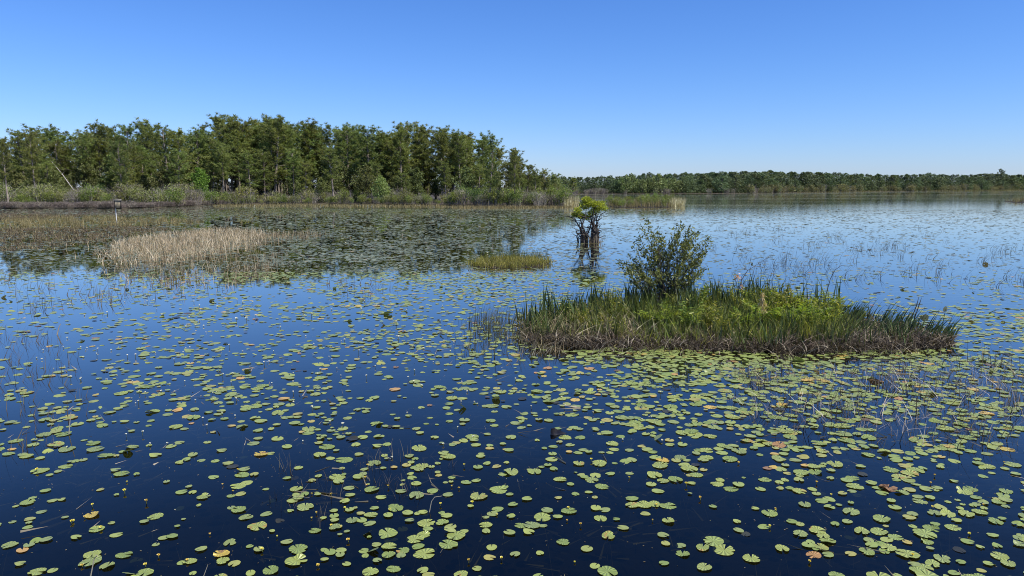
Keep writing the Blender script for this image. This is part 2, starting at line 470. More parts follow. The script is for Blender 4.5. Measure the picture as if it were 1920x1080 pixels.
def land():
    # finely broken shoreline
    P = []
    r = np.random.default_rng(3)
    for a, b in zip(S[:-1], S[1:]):
        n = max(2, int(np.linalg.norm(b - a) / 3))
        n = min(n, 60)
        for k in range(n):
            q = a + (b - a) * k / n
            q = q + r.normal(0, .25, 3) * np.array([1, 1, 0])
            P.append(q)
    P.append(S[-1])
    P = np.array(P)
    far = np.array([(1800, 2550, 0), (-1400, 2550, 0), (-1400, P[0, 1], 0)], float)
    ring = np.vstack([P, far])
    top = ring.copy(); top[:, 2] = .12
    tri = tessellate_polygon([[Vector(p) for p in top]])
    mb = MB()
    mb.add(top, np.array(tri))
    n = len(P)
    low = P.copy(); low[:, 2] = -.6; low[:, 1] -= .35
    F = [(i, i + 1, n + i + 1, n + i) for i in range(n - 1)]
    t2 = P.copy(); t2[:, 2] = .12
    mb.add(np.vstack([t2, low]), np.array(F))
    return tag(link("ground", mb.mesh("ground", M_ground)), kind='structure')


land()


# ------------------------------------------------------------------ trees
def pine_meshes(seed):
    r = np.random.default_rng(seed)
    H = 16.0
    bend = r.normal(0, .35, 2)
    tz = np.linspace(0, 1, 9)
    pts = np.stack([bend[0] * np.sin(tz * 2.2) * tz, bend[1] * np.sin(tz * 2.5) * tz, tz * H * .97], 1)
    tr = MB()
    tr.add(*tube(pts, .19 * (1 - tz) ** .7 + .025, 7))
    cr = MB()
    z0 = r.uniform(.24, .46)
    nw = int(r.integers(17, 23))
    Rm = r.uniform(2.5, 3.6)
    for i in range(nw):
        t = (i + r.uniform(-.3, .3)) / nw
        t = min(max(t, 0), 1)
        zf = z0 + (1 - z0) * t * .97
        c = np.array([np.interp(zf, tz, pts[:, 0]), np.interp(zf, tz, pts[:, 1]), zf * H])
        prof = .38 + .62 * math.sin(math.pi * min(1, .12 + t * .84)) ** .8
        if i % 3 == 0: prof *= r.uniform(.5, .85)
        for b in range(int(r.integers(3, 6))):
            L = Rm * prof * r.uniform(.45, 1.2)
            az = r.uniform(0, 2 * math.pi); el = R(r.uniform(-5, 35) + 30 * t)
            d = np.array([math.cos(az) * math.cos(el), math.sin(az) * math.cos(el), math.sin(el)])
            e = c + d * L + np.array([0, 0, .12 * L])
            tr.add(*tube([c, c + d * L * .5, e], [.045, .03, .012], 3))
            for s in ((1.0, .82, .64, .45) if L > 1.6 else (1.0, .75, .5)):
                tc = c + (e - c) * s + r.normal(0, .16, 3)
                k = 24
                dd = unit(rand_dirs(r, k) + d * .3 + np.array([0, 0, .3]))
                cr.add(*spikes(tc + dd * .05 + r.normal(0, .07, (k, 3)), dd, r.uniform(.34, .62, k), r.uniform(.06, .12, k), r))
    for k in range(int(r.integers(3, 8))):     # dead snags under the crown
        zf = r.uniform(.2, z0); az = r.uniform(0, 6.28); L = r.uniform(.4, 1.3)
        c = np.array([np.interp(zf, tz, pts[:, 0]), np.interp(zf, tz, pts[:, 1]), zf * H])
        tr.add(*tube([c, c + np.array([math.cos(az) * L, math.sin(az) * L, r.uniform(-.2, .3)])], [.03, .008], 3))
    return tr.mesh("trunk", M_bark, True), cr.mesh("crown", M_pine)


def lump_tree_meshes(seed, H, spread, leaf, nleaf, leafmat, barkmat, base=.25, nl=9, open_=.0):
    r = np.random.default_rng(seed)
    tr, cr = MB(), MB()
    tr.add(*tube([(0, 0, 0), (r.normal(0, .1), r.normal(0, .1), H * .4), (r.normal(0, .3), r.normal(0, .3), H * .75)], [.02 * H, .014 * H, .005 * H], 6))
    for i in range(nl):
        t = (i + .5) / nl
        rad = spread * (math.sin(math.pi * (t * .75 + .22)) ** .8)
        az = i * 2.4 + r.normal(0, .4)
        off = rad * r.uniform(.25, .7)
        c = np.array([math.cos(az) * off, math.sin(az) * off, H * (base + (1 - base) * (t * .92))])
        lr = rad * r.uniform(.42, .66)
        tr.add(*tube([(0, 0, H * (base * .6 + t * .35)), c * np.array([.6, .6, 1]) - np.array([0, 0, lr * .3]), c], [.008 * H, .006 * H, .002 * H], 4))
        k = nleaf // nl
        d = rand_dirs(r, k)
        rr = lr * (r.uniform(.35 + open_ * .2, 1.08, k) ** .6)
        p = c + d * rr[:, None] * np.array([1, 1, .8])
        ld = unit(d * .7 + rand_dirs(r, k) + np.array([0, 0, -.1]))
        cr.add(*leaves(p, ld, leaf * r.uniform(.6, 1.35, k), leaf * r.uniform(.4, .8, k), r))
    return tr.mesh("trunk", barkmat, True), cr.mesh("crown", leafmat)


def plant_tree(name, pair, loc, scale, rz, label, cat, group=None):
    root = bpy.data.objects.new(name, None); COL.objects.link(root)
    root.empty_display_size = .5
    root.location = loc; root.rotation_euler = (0, 0, rz); root.scale = scale if hasattr(scale, '__len__') else (scale,) * 3
    tag(root, label, cat, group)
    link("trunk", pair[0], root); link("crown", pair[1], root)
    return root


PINES = [pine_meshes(100 + i) for i in range(14)]
outline = np.array([(-400, 262), (-200, 258), (-60, 268), (0, 265), (40, 252), (60, 246), (90, 250), (100, 246), (130, 256), (150, 252), (180, 238), (205, 242), (225, 257), (240, 241), (275, 230),
                    (300, 254), (312, 238), (335, 246), (352, 256), (365, 248), (380, 236), (420, 224), (440, 225), (480, 231), (510, 224), (545, 237), (575, 235), (610, 238), (650, 242),
                    (682, 254), (690, 242), (720, 253), (750, 248), (770, 237), (800, 244), (830, 244), (870, 253), (900, 264), (915, 258), (935, 280), (960, 284), (975, 296), (988, 312), (1005, 321),
                    (1020, 319), (1040, 328), (1075, 334)], float)


def pine_label(u, tall, front):
    w = ("left end of the wood" if u < 60 else "behind the leaning bleached trunk" if u < 140 else "left of the nest box" if u < 205 else "behind the nest box" if u < 270 else
         "between nest box and lime green tree" if u < 345 else "behind the lime green tree" if u < 410 else "just right of the lime green tree" if u < 450 else "first half of the highest dome" if u < 515 else "second half of the highest dome" if u < 580 else
         "left of the round pale tree" if u < 685 else "behind the round pale tree" if u < 745 else "right of the round pale tree" if u < 830 else "where the wood thins on the right" if u < 910 else "right tip of the wood")
    a = "tall pine topping the skyline, " if tall else ("slim pine with bare trunk near the shore, " if front else "dark green pine deep in the wood, ")
    return a + w


TREE_GROUPS = "pines of the wood on the far shore"


def shore_y(u):
    us = [p[0] for p in shore[:15]]; vs_ = [p[1] for p in shore[:15]]
    return at(u, np.interp(u, us, vs_))[1]


r = np.random.default_rng(21)
n_pine = 0


def put_pine(u, vtop, y, tall, front):
    global n_pine
    P = at_depth(u, vtop, y)
    H = P[2] - .2
    sc = H / 15.9
    w = sc * r.uniform(1.1, 1.5) * (1.0 if H > 10 else 1.15)
    lab = pine_label(u, tall, front)
    plant_tree("pine_tree", PINES[int(r.integers(len(PINES)))], (P[0], y, .2), (w, w, sc), r.uniform(0, 6.28), lab, "pine tree", lab)
    n_pine += 1


for u, v in outline:
    if u < -130: continue
    put_pine(u, v, r.uniform(152, 185), True, False)
for i in range(46):
    u = r.uniform(360, 900); put_pine(u, np.interp(u, outline[:, 0], outline[:, 1]) + r.uniform(0, 12), r.uniform(160, 195), True, False)
for i in range(22):
    u = r.uniform(-120, 360); put_pine(u, np.interp(u, outline[:, 0], outline[:, 1]) + r.uniform(4, 30), r.uniform(155, 195), False, False)
for i in range(105):
    u = r.uniform(-130, 985); put_pine(u, np.interp(u, outline[:, 0], outline[:, 1]) + r.uniform(18, 75), r.uniform(158, 205), False, False)
for i in range(34):
    u = r.uniform(-110, 960); put_pine(u, np.interp(u, outline[:, 0], outline[:, 1]) + r.uniform(38, 85), max(shore_y(u) + 3, 149) + r.uniform(0, 6), False, True)
# single pines the photograph picks out
for (u, vb, vt, lab) in [(4, 391, 262, "pine standing out in front at the left edge of the wood"), (57, 384, 252, "pine with a long pale trunk second from the left end of the wood"),
                         (223, 385, 268, "slim pine standing forward of the wood right behind the nest box"),
                         (965, 388, 284, "tall pine with separate tufts standing alone past the right end of the wood"),
                         (918, 388, 258, "lanky pine rising over the falling right end of the wood")]:
    y = max(at(u, vb)[1], shore_y(u) + 1.2)
    P = at_depth(u, vt, y)
    sc = (P[2] - .2) / 15.9
    plant_tree("pine_tree", PINES[int(r.integers(len(PINES)))], (P[0], y, .2), (sc * .95, sc * .95, sc), r.uniform(0, 6.28), lab, "pine tree")

# broadleaf trees within the wood
OAKS = [lump_tree_meshes(300 + i, 9.0, 2.6, .3, 3200, M_wood_leaf, M_greybark, .2, 11) for i in range(4)]
for i in range(110):
    u = r.uniform(-120, 1050)
    y = max(shore_y(u) + 4, 150) + r.uniform(0, 40)
    P = at_depth(u, r.uniform(290, 342) if u < 960 else r.uniform(325, 345), y)
    sc = (P[2] - .2) / 9.0
    lab = pine_label(u, True, False).replace("tall pine topping the skyline", "low broadleaf tree under the pines")
    plant_tree("broadleaf_tree", OAKS[i % 4], (P[0], y, .2), (sc * 1.15, sc * 1.15, sc), r.uniform(0, 6.28), lab, "tree", lab)
lime = lump_tree_meshes(350, 8.2, 2.5, .36, 2600, M_lime, M_greybark, .12, 13)
y = shore_y(372) + 5
P = at_depth(372, 309, y)
plant_tree("cypress_tree", lime, (P[0], y, .2), (P[2] - .2) / 8.3, .4, "bright lime green young cypress at the edge of the pine wood", "tree")
pale = lump_tree_meshes(351, 5.8, 2.1, .3, 2400, M_pale, M_greybark, .1, 12)
y = shore_y(713) + 1.8
P = at_depth(713, 327, y)
plant_tree("willow_tree", pale, (P[0], y, .2), (P[2] - .2) / 5.9, 1.2, "round pale green tree by the water in front of the pines", "tree")
# leaning bleached trunk
a, b = at_depth(97, 303, 153.0), at_depth(135, 352, 152.0)
mid = (a + b) / 2
t = b + (b - a) * .55
mb = MB(); mb.add(*tube([t, b, mid + np.array([.1, 0, .08]), a], [.10, .085, .06, .03], 7)); mb.add(*tube([mid, mid + np.array([.5, .1, .6])], [.05, .02], 5))
tag(link("leaning_trunk", mb.mesh("leaning_trunk", M_deadwood, True)), "bare bleached dead trunk leaning left among the pines", "dead tree")


# ------------------------------------------------------------------ bushes along the shore
def bush_mesh(seed, H, W, leafmat, twigmat, nleaf, ntwig, leaf):
    r = np.random.default_rng(seed)
    mb = MB()
    if ntwig:
        az = r.uniform(0, 6.28, ntwig); rr = W * .35 * np.sqrt(r.uniform(0, 1, ntwig))
        base = np.stack([np.cos(az) * rr, np.sin(az) * rr, np.zeros(ntwig)], 1)
        mb.add(*blades(base, H * r.uniform(.55, 1.1, ntwig), .05, r.uniform(.1, .7, ntwig), r, az + r.normal(0, .5, ntwig), 3, .3), 1)
        k = ntwig * 3
        c = base[r.integers(0, ntwig, k)]; zz = r.uniform(.3, .9, k) * H
        c = c + np.stack([np.cos(az.repeat(3)) * zz * .35, np.sin(az.repeat(3)) * zz * .35, zz], 1)
        d = unit(rand_dirs(r, k) + np.array([0, 0, .9]))
        mb.add(*spikes(c, d, r.uniform(.3, .8, k) * H * .35, .035, r), 1)
    if nleaf:
        k = nleaf // 8
        for i in range(8):
            a2 = r.uniform(0, 6.28); o = W * r.uniform(.1, .42)
            c = np.array([math.cos(a2) * o, math.sin(a2) * o, H * r.uniform(.25, .8)])
            d = rand_dirs(r, k); rad = W * r.uniform(.16, .3)
            p = c + d * (rad * r.uniform(.3, 1.1, k) ** .6)[:, None] * np.array([1, 1, 1.1])
            p[:, 2] = np.abs(p[:, 2])
            mb.add(*leaves(p, unit(d + rand_dirs(r, k)), leaf * r.uniform(.6, 1.3, k), leaf * r.uniform(.35, .7, k), r))
    return mb.mesh("shore_bush", [leafmat, twigmat])


B_olive = [bush_mesh(400 + i, 3.0, 3.2, M_bush, M_twig, 900, 40, .22) for i in range(4)]
B_green = [bush_mesh(410 + i, 3.0, 3.2, M_bushgreen, M_twig, 1200, 20, .2) for i in range(4)]
B_twig = [bush_mesh(420 + i, 2.6, 3.0, M_bush, M_twig, 200, 110, .16) for i in range(4)]
B_brown = [bush_mesh(430 + i, 1.2, 2.2, M_brush, M_brush, 120, 110, .1) for i in range(4)]
r = np.random.default_rng(33)


def put_bush(ms, u, y, H, H0, label, name="shore_bush", cat="bush", wide=1.0):
    P = at_depth(u, 360, y)
    s = H / H0
    link_o = link(name, ms[int(r.integers(len(ms)))], None, (P[0], y, .18), (0, 0, r.uniform(0, 6.28)), (s * wide, s * wide, s))
    tag(link_o, label, cat, label)


for i in range(165):
    u = r.uniform(-140, 850)
    y = max(shore_y(u) + .1, 126) + r.uniform(0, 1) ** 2 * 15
    q = r.uniform()
    where = ("at the far left of the wood" if u < 70 else "below the leaning bleached trunk" if u < 180 else "behind the nest box" if u < 280 else "left of the lime green tree" if u < 350 else "at the foot of the lime green tree" if u < 420 else
             "between lime green and round pale trees" if u < 640 else "beside the round pale tree" if u < 760 else "right of the round pale tree")
    if q < (.5 if u < 450 else .42): put_bush(B_olive, u, y, r.uniform(1.4, 4.2) * (1 if u < 400 else .8), 3.0, "grey green shore bush " + where)
    elif q < (.84 if u < 450 else .74): put_bush(B_green, u, y, r.uniform(1.2, 3.6) * (1 if u < 400 else .8), 3.0, "yellowish green shore bush " + where)
    else: put_bush(B_twig, u, y, r.uniform(1.2, 3.2) * (1 if u < 400 else .75), 2.6, "half bare grey twiggy bush " + where)
for i in range(70):
    u = r.uniform(845, 1082)
    y = shore_y(u) + .6 + abs(r.normal(0, 9)) * (1 if u < 1040 else .35)
    put_bush(B_green if r.uniform() < .75 else B_twig, u, y, r.uniform(1.6, 3.3), 3.0, "low green bush on the wooded point " + ("under the thinning pines" if u < 910 else "left of the lone tufted pine" if u < 965 else "right of the lone tufted pine" if u < 1030 else "near the straw reeds at its tip"))
for i in range(95):
    u = r.uniform(-160, 360)
    y = shore_y(u) - .2 + r.uniform(0, 1) ** 1.5 * 15
    put_bush(B_brown, u, y, r.uniform(.5, 1.1), 1.2, "low brown leafless brush on the flat bank " + ("at the far left" if u < 60 else "left of the nest box" if u < 190 else "behind the nest box" if u < 260 else "right of the nest box" if u < 340 else "below the lime green tree"), "brown_brush", "bush", 1.3)

for i in range(70):
    u = r.uniform(-140, 420)
    put_bush(B_brown, u, shore_y(u) + r.uniform(-.5, .8), r.uniform(.45, .9), 1.2, "dark brown waterside brush on the bank " + ("at the far left" if u < 60 else "left of the nest box" if u < 190 else "behind the nest box" if u < 260 else "right of the nest box" if u < 340 else "below the lime green tree"), "brown_brush", "bush", 1.4)
for i in range(60):
    u = r.uniform(400, 860)
    put_bush(B_olive if i % 2 else B_green, u, shore_y(u) + r.uniform(-.3, .8), r.uniform(.8, 1.8), 3.0, "low waterside bush at the foot of the wood " + ("right of the lime green tree" if u < 500 else "below its densest part" if u < 660 else "around the round pale tree" if u < 770 else "right of the round pale tree"))

# ------------------------------------------------------------------ far wood on the right
FAR = []
for i in range(7):
    tr_, cr_ = lump_tree_meshes(500 + i, 12.0, 4.4 if i < 5 else 3.2, .6, 1150, M_far, M_greybark, .06, 12)
    FAR.append((tr_, cr_))


def joined(pair, name):
    me = bpy.data.meshes.new(name)
    import bmesh
    bm = bmesh.new()
    bm.from_mesh(pair[0]); k = len(bm.faces)
    bm.from_mesh(pair[1]); bm.faces.ensure_lookup_table()
    for f in bm.faces[k:]: f.material_index = 1
    bm.to_mesh(me); bm.free()
    me.materials.append(pair[0].materials[0]); me.materials.append(pair[1].materials[0])
    return me


FARM = [joined(p, "far_tree") for p in FAR]
FARL = [joined(lump_tree_meshes(520 + i, 9.0, 3.2, .7, 600, M_farlight, M_greybark, .12, 10), "pale_far_tree") for i in range(3)]
B_far = [bush_mesh(540 + i, 3.0, 4.2, M_fartan, M_twig, 420, 50, .42) for i in range(4)]
foutline = np.array([(960, 326), (1040, 329), (1100, 331), (1150, 328), (1200, 326), (1270, 323), (1330, 321), (1400, 319), (1450, 320), (1520, 321), (1600, 324), (1680, 327), (1730, 325), (1800, 326),
                     (1860, 324), (1900, 326), (1920, 326), (2200, 324)], float)
us_f = np.array([p[0] for p in shore[18:]]); vs_f = np.array([p[1] for p in shore[18:]])


def fshore(u): return at(u, np.interp(u, us_f, vs_f))[1]


r = np.random.default_rng(44)


def flabel(u, back):
    w = ("behind the wooded point" if u < 1060 else "behind the small bright cypress" if u < 1150 else "behind the pale green trees" if u < 1215 else "right of the pale green trees" if u < 1300 else "above the leafy shrub" if u < 1400 else
         "where the olive reed belt begins" if u < 1500 else "above the middle of the reed belt" if u < 1640 else "behind the thin right reed belt" if u < 1730 else "left of the tallest far tree" if u < 1868 else "right of the tallest far tree")
    return ("dark tree on the skyline of the far wood, " if back else "lower dark tree in front of the far wood, ") + w


nf = 0
for k, u in enumerate(np.linspace(965, 1985, 146)):
    y = fshore(max(u, 1021)) + r.uniform(14, 60)
    vt = np.interp(u, foutline[:, 0], foutline[:, 1]) + abs(r.normal(0, 1.5)) - (r.uniform() < .1) * r.uniform(1, 3)
    P = at_depth(u + r.normal(0, 2), vt, y)
    s = (P[2] - .2) / 11.6
    tag(link("far_tree", FARM[int(r.integers(7))], None, (P[0], y, .2), (0, 0, r.uniform(0, 6.28)), (s * r.uniform(1.5, 2.4), s * 1.3, s)), flabel(u, True), "tree", flabel(u, True))
for k, u in enumerate(np.linspace(970, 1980, 136)):
    y = fshore(max(u, 1021)) + r.uniform(4, 22)
    vt = np.interp(u, foutline[:, 0], foutline[:, 1]) + r.uniform(5, 20)
    P = at_depth(u + r.normal(0, 3), vt, y)
    s = (P[2] - .2) / 11.6
    tag(link("far_tree", FARM[int(r.integers(7))], None, (P[0], y, .2), (0, 0, r.uniform(0, 6.28)), (s * r.uniform(1.5, 2.4), s * 1.4, s)), flabel(u, False), "tree", flabel(u, False))
for u in np.linspace(1155, 1275, 13):
    y = fshore(u) + r.uniform(1.5, 5)
    P = at_depth(u, r.uniform(329, 341), y); s = (P[2] - .2) / 8.8 * 1.15
    lab = "pale green rounded tree at the foot of the far wood" + (", left of the group" if u < 1195 else ", middle of the group" if u < 1235 else ", right of the group")
    tag(link("pale_far_tree", FARL[int(r.integers(3))], None, (P[0], y, .2), (0, 0, r.uniform(0, 6.28)), s), lab, "tree", lab)
y = fshore(1878) + 20
P = at_depth(1878, 316, y); s = (P[2] - .2) / 11.6
tag(link("far_tree", FARM[2], None, (P[0], y, .2), (0, 0, 1), (s * .9, s * .9, s)), "tallest tree of the far wood, its flat crown rising above the others", "tree")
for k in range(95):
    u = r.uniform(1400, 2040)
    y = fshore(u) + r.uniform(.5, 9)
    P = at_depth(u, r.uniform(344, 352), y)
    s = (P[2] - .1) / 3.0
    lab = "olive shrubby reed clump along the far right shore below the dark wood"
    tag(link("reed_bush", B_far[int(r.integers(4))], None, (P[0], y, .1), (0, 0, r.uniform(0, 6.28)), (s, s, s)), lab, "bush", lab)
for k in range(26):
    u = r.uniform(1030, 1420)
    y = fshore(u) + r.uniform(.5, 3)
    lab = "low grey twiggy bush at the foot of the far wood"
    P = at_depth(u, 360, y)
    tag(link("reed_bush", B_twig[int(r.integers(4))], None, (P[0], y, .1), (0, 0, r.uniform(0, 6.28)), r.uniform(.7, 1.1)), lab, "bush", lab)


# ------------------------------------------------------------------ marsh islets, grass beds
def islet(name, polypx, top, seed, mat=None):
    P = at(np.array([p[0] for p in polypx]), np.array([p[1] for p in polypx]))[:, :2]
    q = []
    rr = np.random.default_rng(seed)
    for a, b in zip(P, np.roll(P, -1, 0)):
        for k in range(4): q.append(a + (b - a) * k / 4 + rr.normal(0, .11, 2))
    q = np.array(q); c = q.mean(0); n = len(q)
    V = []; F = []
    for s, z in ((1.03, -.5), (1.0, -.02), (.9, top * .55), (.6, top), (.25, top * 1.05)):
        V.append(np.column_stack([c + (q - c) * s, np.full(n, z) + (rr.normal(0, top * .12, n) if z > 0 else 0)]))
    V = np.vstack(V + [np.array([[c[0], c[1], top]])])
    mb = MB()
    Fq = [(l * n + i, l * n + (i + 1) % n, (l + 1) * n + (i + 1) % n, (l + 1) * n + i) for l in range(4) for i in range(n)]
    mb.add(V, Fq)
    mb.add(np.zeros((0, 3)), np.zeros((0, 3), int))
    mb.F.append(np.array([(4 * n + i, 4 * n + (i + 1) % n, 5 * n) for i in range(n)])); mb.M.append(np.zeros(n, int))
    return tag(link(name, mb.mesh(name, mat or M_mud, True)), kind='structure')


def stuff(name, mb, mats, label, cat="grass"):
    return tag(link(name, mb.mesh(name, mats)), label, cat, None, 'stuff')


def grass(name, polypx, n, h, w, lean, mat, label, seed, az=None, z=0.0, cat="marsh grass", clump=0, ragged=0):
    rr = np.random.default_rng(seed)
    p = scatter(polypx, n, rr)
    if clump:
        k = max(1, n // clump)
        p = p[rr.integers(0, k, n)] + rr.normal(0, .12, (n, 2))
    if ragged: p = p + rr.normal(0, 1, (n, 2)) * (np.array([.7, 1.6]) * ragged * (rr.uniform(0, 1, n) < .4)[:, None])
    base = np.column_stack([p, np.full(n, z - .02)])
    mb = MB().add(*blades(base, rr.uniform(h[0], h[1], n), rr.uniform(w[0], w[1], n), rr.uniform(lean[0], lean[1], n), rr, az))
    return stuff(name, mb, mat, label, cat)


grass("straw_grass", [(192, 478), (215, 458), (290, 441), (390, 431), (470, 434), (515, 446), (480, 462), (390, 482), (300, 492), (230, 496)], 7600, (.18, .56), (.012, .03), (.05, .9), M_straw, "tall straw coloured dry marsh grass bed in the water left of centre", 1, clump=11, ragged=.9)
grass("straw_grass_fringe", [(205, 500), (300, 490), (460, 478), (530, 470), (500, 520), (430, 545), (330, 545), (240, 530)], 1500, (.12, .5), (.010, .024), (.05, .9), M_strawlow, "thin brown and straw stems standing in water before the dry grass bed", 2, clump=8, ragged=.9)
grass("brown_grass", [(470, 445), (540, 436), (610, 438), (600, 446), (540, 451), (480, 458)], 700, (.2, .5), (.012, .03), (.05, .6), M_strawlow, "brownish sparse grass trailing right from the dry grass bed", 3, clump=8, ragged=.8)
grass("yellow_grass", [(-120, 420), (60, 409), (200, 406), (330, 412), (390, 418), (250, 424), (60, 428), (-120, 432)], 5200, (.2, .55), (.02, .045), (.05, .8), M_yellowgrass, "low yellowish grass strip around the foot of the nest box post", 4, clump=12)
grass("red_brown_marsh", [(-150, 404), (20, 402), (170, 404), (60, 412), (-150, 418)], 6000, (.12, .32), (.02, .05), (.1, .9), M_redmat, "dark reddish brown low marsh growth behind the yellow grass strip", 5, clump=10)
grass("brown_marsh_mat", [(-150, 430), (60, 428), (250, 424), (330, 428), (200, 450), (80, 470), (-150, 480)], 13000, (.06, .24), (.02, .045), (.2, 1.3), M_redmat, "dark reddish brown low marsh growth in front of the yellow grass strip", 6, clump=10)
grass("shore_grass", [(400, 384), (560, 383), (840, 385), (850, 389), (560, 388), (400, 388)], 3500, (.2, .5), (.03, .07), (.1, .7), M_yellowgrass, "thin yellowish grass along the foot of the pine wood", 7)

# small grass islet in the middle
isl = [(880, 497), (900, 489), (950, 485), (1005, 486), (1034, 493), (1015, 500), (960, 504), (905, 503)]
islet("small_islet", isl, .08, 11)
grass("islet_grass", isl, 3000, (.12, .4), (.014, .032), (.05, .9), M_isletgrass, "olive and tan grass covering the small islet in mid pond", 12, z=.04, clump=14, ragged=.22)
grass("islet_thatch", [(a, b) for a, b in isl], 700, (.1, .25), (.012, .03), (.6, 2), M_thatch, "brown dead leaves at the foot of the small islet grass", 13, z=.03)
grass("islet_sedge", [(890, 490), (950, 484), (1010, 486), (1034, 492), (1000, 490), (940, 490)], 170, (.5, .72), (.014, .022), (.05, .35), M_sedge, "dark thin sedge tips above the small islet grass", 14, z=.03, az=.2)
# strip of bushes and reeds in front of the far lake
strip = [(1136, 386), (1180, 382), (1250, 382), (1282, 386), (1262, 389), (1200, 389.5), (1150, 389)]
islet("reed_bank", strip, .12, 15)
r = np.random.default_rng(55)
for k in range(34):
    q = scatter(strip, 1, r)[0]; u, _ = px(np.array([q[0], q[1], 0]))
    if u > 1268: continue
    lab = "green bush on the narrow reed bank behind the small cypress"
    tag(link("bank_bush", B_green[k % 4], None, (q[0], q[1], .05), (0, 0, r.uniform(0, 6.28)), (.48, .48, r.uniform(.4, .75))), lab, "bush", lab)
grass("bank_reeds", strip, 2600, (.5, 1.5), (.04, .07), (.05, .5), M_yellowgrass, "yellow brown reeds along the narrow reed bank", 16, z=.05)
grass("bank_reed_tip", [(1255, 386), (1285, 385), (1283, 388.5), (1258, 389)], 700, (.8, 1.8), (.04, .07), (.05, .4), M_straw, "straw coloured reeds at the right tip of the reed bank", 17, z=.05)
grass("point_reeds", [(1062, 384.5), (1086, 384), (1084, 388), (1058, 388.5)], 900, (.9, 2.1), (.04, .08), (.05, .4), M_straw, "straw coloured reeds at the tip of the wooded point", 18)
grass("point_grass", [(845, 388), (1070, 388.5), (1085, 386), (1060, 391), (850, 390)], 2500, (.2, .6), (.03, .07), (.1, .6), M_yellowgrass, "low tan grass along the waterline of the wooded point", 19)
redge = [(1880, 378), (1940, 371), (2100, 371), (2100, 381), (1900, 381)]
islet("edge_islet", redge, .1, 20)
grass("edge_islet_grass", redge, 2600, (.5, 1.3), (.04, .08), (.05, .6), M_yellowgrass, "tan grass islet cut by the right edge of the lake view", 21, z=.05)
grass("far_shore_grass", [(1030, 364.2), (1250, 363.3), (1430, 362.2), (1700, 358.6), (2050, 356.7), (2050, 356.2), (1700, 357.9), (1430, 361.4), (1250, 362.4), (1030, 363.2)], 7000, (.5, 1.6), (.1, .2), (.1, .6), M_fartan, "pale grass line along the far shore below the wood", 22)

# ------------------------------------------------------------------ nest box on its post
root = bpy.data.objects.new("nest_box", None); COL.objects.link(root)
bp = at_depth(217, 417, 71.0)
ym = 71.0
u0 = at_depth(215, 375, ym); u1 = at_depth(228, 391, ym)
pb_ = at_depth(217.5, 400, ym)
root.location = (pb_[0], ym, 0)
root.rotation_euler = (0, 0, .3)
tag(root, "brown wooden nest box on a slim pale post beyond the yellow grass", "nest box")
W = .58; Hb = .78; zt = u0[2] - .03


def boxmb(x0, x1, y0, y1, z0, z1, shear=0.0):
    V = [(x0, y0, z0), (x1, y0, z0), (x1, y1, z0), (x0, y1, z0), (x0, y0, z1), (x1, y0, z1), (x1, y1, z1 + shear), (x0, y1, z1 + shear)]
    return V, [(0, 3, 2, 1), (4, 5, 6, 7), (0, 1, 5, 4), (1, 2, 6, 5), (2, 3, 7, 6), (3, 0, 4, 7)]


mb = MB().add(*tube([(0, 0, -.7), (.0, 0, .6), (-.02, 0, zt - Hb + .25)], [.045, .045, .045], 8)); link("post", mb.mesh("post", M_post, True), root)
xb0 = .02
mb = MB()
for k in range(4):
    x0 = xb0 + k * (W - .16) / 4
    mb.add(*boxmb(x0 + .004, x0 + (W - .16) / 4 - .004, -.26, -.23, zt - Hb + .03, zt - .03))
link("front_panel", mb.mesh("front_panel", M_box), root)
link("back_panel", MB().add(*boxmb(xb0 - .1, xb0 + W - .1, .12, .15, zt - Hb - .08, zt - .002)).mesh("back_panel", M_boxdark), root)
link("side_panel", MB().add(*boxmb(xb0 - .06, xb0 - .003, -.25, .118, zt - Hb, zt - .002)).mesh("side_panel", M_boxdark), root)
link("side_panel", MB().add(*boxmb(xb0 + W - .157, xb0 + W - .12, -.25, .118, zt - Hb, zt - .002)).mesh("side_panel", M_boxdark), root)
link("floor_panel", MB().add(*boxmb(xb0, xb0 + W - .16, -.225, .118, zt - Hb + .04, zt - Hb + .08)).mesh("floor_panel", M_boxdark), root)
link("roof", MB().add(*boxmb(xb0 - .12, xb0 + W - .04, -.36, .2, zt, zt + .035, .03)).mesh("roof", M_roof), root)

# ------------------------------------------------------------------ small cypress in the water
rr = np.random.default_rng(66)
cb = at(1104, 455)
root = bpy.data.objects.new("cypress_tree", None); COL.objects.link(root)
root.location = (cb[0], cb[1], 0)
tag(root, "small bright green cypress clump on dark crooked trunks standing in open water", "cypress")
kx = cb[1] / FPX


def cp(u, v, dy=0.0): return np.array([(u - 1104) * kx, dy, (455 - v) * kx * 1.02])


